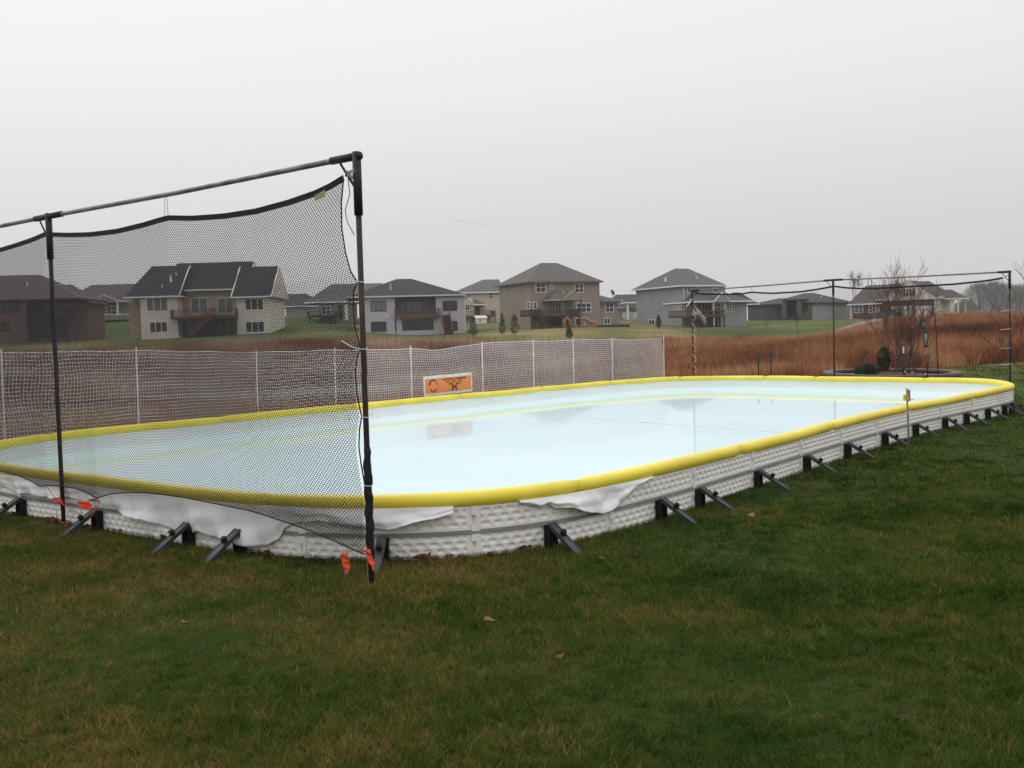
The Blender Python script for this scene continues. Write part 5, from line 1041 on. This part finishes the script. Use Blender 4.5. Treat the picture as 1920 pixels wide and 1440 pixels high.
leafy('round_shrub', 'rounded dark green shrub in the stone planter', (*xy_at(1624, 30.6), .15), [(0, .22), (.12, .29), (.25, .3), (.33, .24), (.38, .08)], M_BOX, 5000, .035, 3, trunk=False)
leafy('arborvitae', 'narrow olive green arborvitae in the stone planter', (*xy_at(1656, 32.3), .15), [(0, .10), (.3, .17), (.55, .19), (.72, .14), (.82, .05)], M_ARB, 1900, .06, 5, trunk=True)
bare('bare_tree', 'leafless multi stem tree rising from the stone planter above the rail', (*xy_at(1690, 32.0), .1), [(-.12, 0, 1, 1.5, .026), (-.25, .1, 1, 1.3, .022), (.02, .1, 1, 1.55, .028), (.15, -.1, 1, 1.45, .025), (.25, .1, 1, 1.3, .02), (.38, 0, .9, 1.0, .016), (-.4, 0, .9, .9, .014), (.1, .1, .9, .8, .014), (-.15, -.1, .9, .8, .014)], 4, 21, m1=M_BARKP, m2=mat('twig_rust', (.12, .07, .055), .9), thr=.016, up=.24, spread=.50, wob=.13, kids=(3, 4), minr=.0040)
bare('bare_shrub', 'small leafless shrub with upright twigs left of the bare tree', (*xy_at(1627, 31.8), .2), [(-.3, 0, 1, .42, .014), (.3, 0, 1, .42, .014), (0, .2, 1, .45, .014), (.12, -.2, 1, .4, .012)], 3, 5, cat='shrub', thr=.01, up=.15, spread=.5, minr=.004)
bare('bare_shrub', 'dark tangled shrub at the foot of the bare tree', (*xy_at(1704, 31.4), .2), [(random.uniform(-.6, .6), random.uniform(-.4, .4), 1, .45, .014) for _ in range(9)], 3, 8, cat='shrub', thr=.01, up=.1, spread=.7, minr=.005)
# garden stakes, feeder hook
def stake(px, yT, D, label, m, r=.022, tip=None, lean=0, z0=-.1, name='garden_stake'):
    x, y = xy_at(px, D); z1 = at_y(px, yT, D)[2]; t = empty(name, (x, y, 0), 0, label, 'stake'); MB().tube([(lean, 0, z0), (0, 0, z1)], r, 8).build('shaft', m, t, True)
    if tip: MB().tube([(0, 0, z1 - .02), (0, 0, z1 + tip)], r * 1.15, 8).build('tip', TW if tip > .1 else mat('tip_tan', (.4, .3, .15), .7), t)
    return t
M_GRN = mat('stake_green', (.02, .03, .022), .6); M_IRON = mat('hook_iron', (.03, .02, .018), .5)
stake(1421, 660, 31, 'dark metal stake at the left of a pair behind the far boards', M_GRN); stake(1444.5, 659, 31, 'dark metal stake at the right of a pair behind the far boards', M_GRN)
stake(1693.5, 661, 29.5, 'dark green stake with a white tip in front of the bare tree', M_GRN, tip=.17); stake(1740, 663, 28.8, 'short dark leaning stake beside the bird feeder hook', M_IRON, tip=.05, lean=-.05)
x, y = xy_at(1755, 29.0); zt_ = at_y(1752, 585, 29.0)[2]; hk = empty('feeder_hook', (x, y, 0), 0, 'tall iron shepherd hook with curved arms holding bird feeders', 'hook'); MB().tube([(.06, 0, -.1), (0, 0, zt_ - .5), (-.03, 0, zt_)], .013, 8).build('pole', M_IRON, hk, True)
def arcp(pts): return [(a, b, c_) for a, b, c_ in pts]
MB().tube([(-.03, 0, zt_ - .12), (-.12, 0, zt_ + .0), (-.22, 0, zt_ - .02), (-.29, 0, zt_ - .12), (-.30, 0, zt_ - .20)], .008, 6).build('arm', M_IRON, hk, True); MB().tube([(-.03, 0, zt_ - .1), (.08, 0, zt_ + .02), (.2, 0, zt_ - .0), (.28, 0, zt_ - .10), (.33, 0, zt_ - .08)], .008, 6).build('arm', M_IRON, hk, True)
MB().tube([(-.02, 0, zt_ - .3), (.08, 0, zt_ - .2), (.16, 0, zt_ - .22), (.21, 0, zt_ - .3)], .007, 6).build('arm', M_IRON, hk, True)
def feeder(px, yT, yB, D, label, r):
    zt2 = at_y(px, yT, D)[2]; zb2 = at_y(px, yB, D)[2]; x_, y_ = xy_at(px, D); t = empty('bird_feeder', (x_, y_, zb2), 0, label, 'bird feeder'); H_ = zt2 - zb2
    MB().tube([(0, 0, 0), (0, 0, .03), (0, 0, .05)], [r * .9, r * 1.25, r * 1.1], 12).build('tray', M_GRN, t, True); MB().tube([(0, 0, .05), (0, 0, H_ - .09)], r * .75, 12).build('tube', mat('feeder_clear', (.30, .33, .30), .25), t, True); MB().tube([(0, 0, H_ - .09), (0, 0, H_ - .05), (0, 0, H_)], [r * 1.2, r * .9, r * .25], 12).build('lid', M_GRN, t, True)
    for k in range(4): a = k * math.pi / 2 + .4; MB().beam((r * .8 * math.cos(a), r * .8 * math.sin(a), .05), (r * .8 * math.cos(a), r * .8 * math.sin(a), H_ - .09), .01, .01).build('rib', M_GRN, t)
feeder(1736, 617, 651, 29.0, 'green tube bird feeder hanging lower left of the iron hook', .065); feeder(1731.5, 596, 617, 29.05, 'small pale bird feeder above the green tube feeder', .045)
for px_, py_ in ((1697, 697), (1711, 699), (1736, 702)):
    P = at_y(px_, py_, 29.6); t = empty('solar_light', (P[0], P[1], 0), 0, {1697: 'leftmost tiny white lamp at the planter rim', 1711: 'middle tiny pale lamp at the planter rim', 1736: 'rightmost tiny pale lamp at the planter rim'}[px_], 'garden light'); MB().tube([(0, 0, .0), (0, 0, P[2])], .008, 6).build('stem', M_BLACK, t); MB().tube([(0, 0, P[2] - .02), (0, 0, P[2] + .02)], .022, 10).build('lamp_head', TW, t, True)
# right edge bush
bare('bare_bush', 'reddish leafless bush reaching in from the right edge', (*xy_at(1962, 27), 0), [(-.25, 0, 1, 1.3, .022), (-.5, .1, 1, 1.2, .02), (-.1, 0, 1, 1.4, .02), (.2, .1, 1, 1.3, .02), (-.7, 0, .7, .9, .014)], 4, 31, cat='bush', m1=mat('bark_red', (.10, .04, .035), .85), m2=mat('twig_red', (.12, .045, .04), .85), thr=.012, up=.15, spread=.6, minr=.004)
# yard evergreens and saplings
def yard(px, yB, yT, D, rad, label, name='evergreen_tree', m=M_EVG, shape='cone', n_=480):
    P = gz(px, D); zT = at_y(px, yT, D)[2]; H_ = zT - P[2]
    pr = [(.15 * H_, .5 * rad), (.35 * H_, rad), (.65 * H_, rad * .8), (.88 * H_, rad * .5), (H_, .1)] if shape == 'col' else [(.08 * H_, rad * .6), (.3 * H_, rad), (.65 * H_, rad * .75), (.9 * H_, rad * .35), (H_, .06)]
    leafy(name, label, P, pr, m, n_, .15, int(px), 'tree')
M_OAK = veg('russet_leaf', [(0.0, (.05, .07, .025)), (0.5, (.09, .12, .04)), (1.0, (.16, .15, .06))], .85, pscale=1.0)
yard(888, 630, 595, 125, .55, 'loose green young tree nearest the grey stucco house', m=M_OAK, shape='col'); yard(942, 625, 589, 128, .42, 'narrow dark evergreen, left of a close pair by the tan house'); yard(965, 628, 590, 124, .58, 'fuller green young tree, right of a close pair by the tan house', m=M_OAK, shape='col')
yard(1067, 628, 613, 118, .42, 'small dark bushy evergreen in the middle of the yard'); yard(1235, 613, 592, 140, .35, 'small dark sapling against the slate house side wall')
for k, (px, D, H_, lb) in enumerate(((1306, 100, 3.0, 'thin dark leafless sapling right of the laced far post'), (1438, 108, 2.4, 'thin leafless sapling below the modern ranch garage'), (1497, 112, 2.3, 'thin leafless sapling below the modern ranch entry'), (652, 120, 2.2, 'small leafless sapling on the slope left of the near post'), (1600, 205, 7.5, 'pale leafless tree behind the gap left of the brick house'))):
    bare('bare_sapling' if k < 4 else 'bare_tree', lb, gz(px, D), [(0, 0, 1, H_ * .5, .03 if k < 4 else .12)], 3 if k < 4 else 5, 40 + k, thr=.02, up=.3, spread=.45, kids=(2, 3) if k < 4 else (3, 3), minr=.012 if k < 4 else .02)
# distant leafless trees beyond the field on the right
TL = [(1812, 330, 5.5, 6), (1836, 300, 10.5, 9), (1862, 310, 11.5, 9), (1884, 320, 11, 9), (1905, 300, 9.5, 8), (1930, 310, 10, 8), (1790, 340, 3.6, 5)]
lbs = ['low hazy tree left of the distant clump', 'hazy leafless tree at the left end of the distant clump', 'tallest hazy leafless tree of the distant clump', 'hazy leafless tree just left of the far right post', 'hazy leafless tree just right of the far right post', 'hazy leafless tree at the right edge on the horizon', 'lowest hazy shrub beside the brick house porch']
M_FAR = veg('hazed_twig', [(0, (.20, .185, .18)), (1, (.34, .32, .31))], .9, pscale=.1)  # twig colour paled and greyed so the distance haze is painted in
for k, (px, D, H_, Wd) in enumerate(TL):
    H_ *= .82; P = gz(px, D); rg = np.random.default_rng(90 + k); n_ = 3500; t = empty('distant_tree', P, 0, lbs[k], 'tree', 'leafless trees on the horizon')
    a = rg.uniform(0, 6.28, n_); zz = rg.uniform(.0, 1, n_) ** .8; R_ = np.sqrt(np.clip(1 - ((zz - .48) / .54) ** 2, 0, 1)) * Wd / 2 * (1 + .18 * np.sin(3 * a + 7 * zz)); rr = R_ * rg.uniform(0, 1, n_) ** .4; C = np.c_[rr * np.cos(a), rr * np.sin(a), zz * H_]; dv = C - np.array([0, 0, H_ * .1]); dv /= np.linalg.norm(dv, axis=1, keepdims=True); dv = dv + rg.normal(0, .35, (n_, 3)); B_ = C + dv * rg.uniform(.5, 1.3, (n_, 1))
    V, F = strands(C, B_, .022); np_mesh('crown', V, F, M_FAR, t, rg.normal(.5, .2, len(V)).astype(float)); MB().tube([(0, 0, -.5), (.1, 0, H_ * .4), (0, .1, H_ * .75)], [.22, .15, .05], 6).build('trunk', M_BARK, t)

# ================================================================== small things near the rink
M_FLAG = mat('flag_orange', (.85, .10, .03), .6, (.75, .08, .03), 5)
def flag(px, yT, px2, yB, D, label, w_=.06, zg=None):
    P = at_y(px, yT, D); Q = at_y(px2, yB, D); t = empty('marker_flag', tuple(P), 0, label, 'flag'); d_ = Vector(Q - P); r_ = Vector((1, .2, 0)).normalized() * w_; mb = MB(); V = []; n_ = 6
    for k in range(n_):
        s = k / (n_ - 1); c_ = d_ * s; ww = r_ * (1 - .25 * s if s < .7 else (1 - s) * 2.6); wv = Vector((0, .012 * math.sin(k * 1.7), 0)); V += [c_ - ww * .4 + wv, c_ + ww * .6 - wv]
    mb.add(V, [(2 * k, 2 * k + 1, 2 * k + 3, 2 * k + 2) for k in range(n_ - 1)]); o_ = mb.build('flag_sheet', M_FLAG, t); md = o_.modifiers.new('s', 'SOLIDIFY'); md.thickness = .002
    MB().tube([(0, 0, .02), (.005, 0, -P[2] if zg is None else -.18)], .0022, 5).build('wire_stem', M_RAIL, t)
flag(644, 1037, 651, 1077, 7.35, 'orange marker flag hanging just left of the near post foot'); flag(687, 1030, 701, 1070, 7.2, 'orange marker flag drooping across the near post foot', .045)
flag(104, 936, 113, 945, 10.0, 'small orange flag on the red cord left of the rear post', .09, 1); flag(152, 940, 165, 957, 9.6, 'orange flag hanging on the boards right of the rear post', .12, 1)
M_RC = mat('red_cord', (.55, .06, .05), .7)
def pxcord(P, r, m, label, name='guy_cord'): cord([at_y(*p) for p in P], r, m, label, 'cord', name)
pxcord([(88, 912, 9.97), (92, 918, 9.95), (104, 936, 9.93), (120, 947, 9.9), (155, 968, 9.6)], .004, M_RC, 'thin red cord running from the net down past the rear post'); pxcord([(187, 937, 9.3), (180, 955, 9.28), (172, 968, 9.25)], .005, M_RC, 'short red cord from the net corner to the brace')
pxcord([(106, 968, 9.9), (112, 978, 9.9), (120, 981, 9.8), (128, 975, 9.9)], .006, M_RC, 'red cord looped round the foot of the rear post')
# level stake with yellow box, in front of the boards
P = at_y(1704, 822, 13.6); PT = at_y(1700, 728, 13.6); st_ = empty('measuring_stake', (P[0], P[1], P[2] - .08), 0, 'thin grey stake with a yellow clamp standing against the right boards', 'stake'); dT = PT - P
MB().tube([(0, 0, 0), (dT[0] * .5, 0, dT[2] * .5 + .08), (dT[0], 0, dT[2] + .08)], .012, 8).build('shaft', mat('stake_grey', (.28, .25, .24), .6), st_, True); zb_ = at_y(1701, 745, 13.6)[2] - P[2] + .08; xo = at_y(1701, 745, 13.6)[0] - P[0]
MB().box(xo - .045, xo + .01, -.03, .02, zb_ - .04, zb_ + .035).build('clamp', mat('clamp_yellow', (.72, .48, .05), .5), st_); MB().box(xo + .012, xo + .035, -.02, .02, zb_ - .05, zb_ + .10).build('bracket', M_RAIL, st_); MB().tube([(xo, 0, zb_ - .03), (xo + .09, 0, zb_ - .032)], .004, 6).build('pin', M_RAIL, st_)
# fallen leaves
def leaf_mesh(r_, seed):
    rd = random.Random(seed); V = [(0, 0, .01)]; n_ = 11
    for k in range(n_): a = 2 * math.pi * k / n_; q = r_ * (.55 + .45 * abs(math.cos(a * 1.5 + .4))) * rd.uniform(.85, 1.15); V.append((q * math.cos(a) * 1.25, q * math.sin(a), .012 + rd.uniform(0, r_ * .45)))
    mb = MB().add(V, [(0, k + 1, (k + 1) % n_ + 1) for k in range(n_)]); return mb
M_LEAF2 = mat('tan_leaf', (.22, .10, .06), .7, (.14, .055, .035), 20)
def leaf(P, r_, seed, label, m=M_LEAF, group=None, rot=0, tilt=(0, 0)):
    o_ = leaf_mesh(r_, seed).build('fallen_leaf', m); o_.location = P; o_.rotation_euler = (tilt[0], tilt[1], rot); md = o_.modifiers.new('s', 'SOLIDIFY'); md.thickness = .0015; tag(o_, label, 'leaf', group)
for k, (px, py, r_, m, lb) in enumerate(((915, 1165, .040, M_LEAF2, 'curled tan leaf on the lawn below the centre of the picture'), (345, 1170, .035, M_LEAF2, 'flat tan leaf on the lawn left of centre'), (40, 1150, .035, M_LEAF2, 'pale brown leaf on the lawn near the left edge'), (1053, 1236, .045, M_LEAF, 'dark curled leaf on the lawn right of centre'), (1409, 968, .05, M_LEAF2, 'brown leaf on the lawn below the right row of braces'), (1127, 1049, .03, M_LEAF, 'small red brown leaf right of the nearest brace'), (1681, 1354, .04, M_LEAF, 'dark leaf low on the right lawn'), (1573, 1138, .035, M_LEAF, 'faint brown leaf in the green part of the lawn'))):
    P = on_z(px, py, .045); leaf(tuple(P), r_ * .72, k, lb, m, rot=k * 1.3, tilt=(.3, .25))
rl = random.Random(12)
for k in range(64):
    a = rl.choice([730, 740, 755, 770, 790, 805, 820, 905, 620, 560, 500, 470, 300, 215, 165, 140, 100, 70, 30, 980, 960]) + rl.uniform(-12, 12); i = hit(a, True, .06)
    if i is None: continue
    c_ = CUR[i] + NRM[i] * rl.uniform(.07, .14); leaf((c_[0], c_[1], rl.uniform(.0, .03)), rl.uniform(.02, .038), 50 + k, 'dark red brown leaf lying against the foot of the white boards', M_LEAF, 'leaves drifted along the boards', rl.uniform(0, 6), (rl.uniform(-.8, .8), rl.uniform(-.8, .8)))
# far flock of birds
for k, (px, py) in enumerate(((845, 407), (848, 409), (855, 413.5), (860, 413.5), (866, 415), (874, 417.5), (881, 418), (888, 420), (891, 420), (898, 421), (903, 422), (909, 423), (916, 423), (922, 423), (928, 425))):
    P = at_y(px, py, 260); mb = MB().add([(-.45, 0, .12), (-.1, -.08, .0), (-.1, .1, .02), (.1, -.08, .0), (.1, .1, .02), (.45, 0, .12), (0, -.25, 0), (0, .3, 0), (0, 0, -.08)], [(0, 1, 2), (5, 4, 3), (1, 6, 3), (1, 3, 8), (2, 4, 7), (1, 2, 4, 3), (2, 8, 4), (1, 8, 2), (3, 4, 8)]); o_ = mb.build('bird', M_BLACK); o_.location = tuple(P); o_.rotation_euler = (0, 0, k); tag(o_, 'tiny distant bird in a flock crossing the grey sky', 'bird', 'flock of birds in the sky')

# ================================================================== thin damp air over the field
hz = MB().box(-700, 700, -700, 700, -3.5, 40).build('haze', None); tag(hz, kind='stuff')
hm = bpy.data.materials.new('haze'); hm.use_nodes = True; n = hm.node_tree; n.nodes.clear(); ho = n.nodes.new('ShaderNodeOutputMaterial'); pv = n.nodes.new('ShaderNodeVolumePrincipled')
pv.inputs['Color'].default_value = (.95, .95, .97, 1); pv.inputs['Density'].default_value = .0003; pv.inputs['Anisotropy'].default_value = .2; n.links.new(pv.outputs[0], ho.inputs['Volume']); hz.data.materials.append(hm)
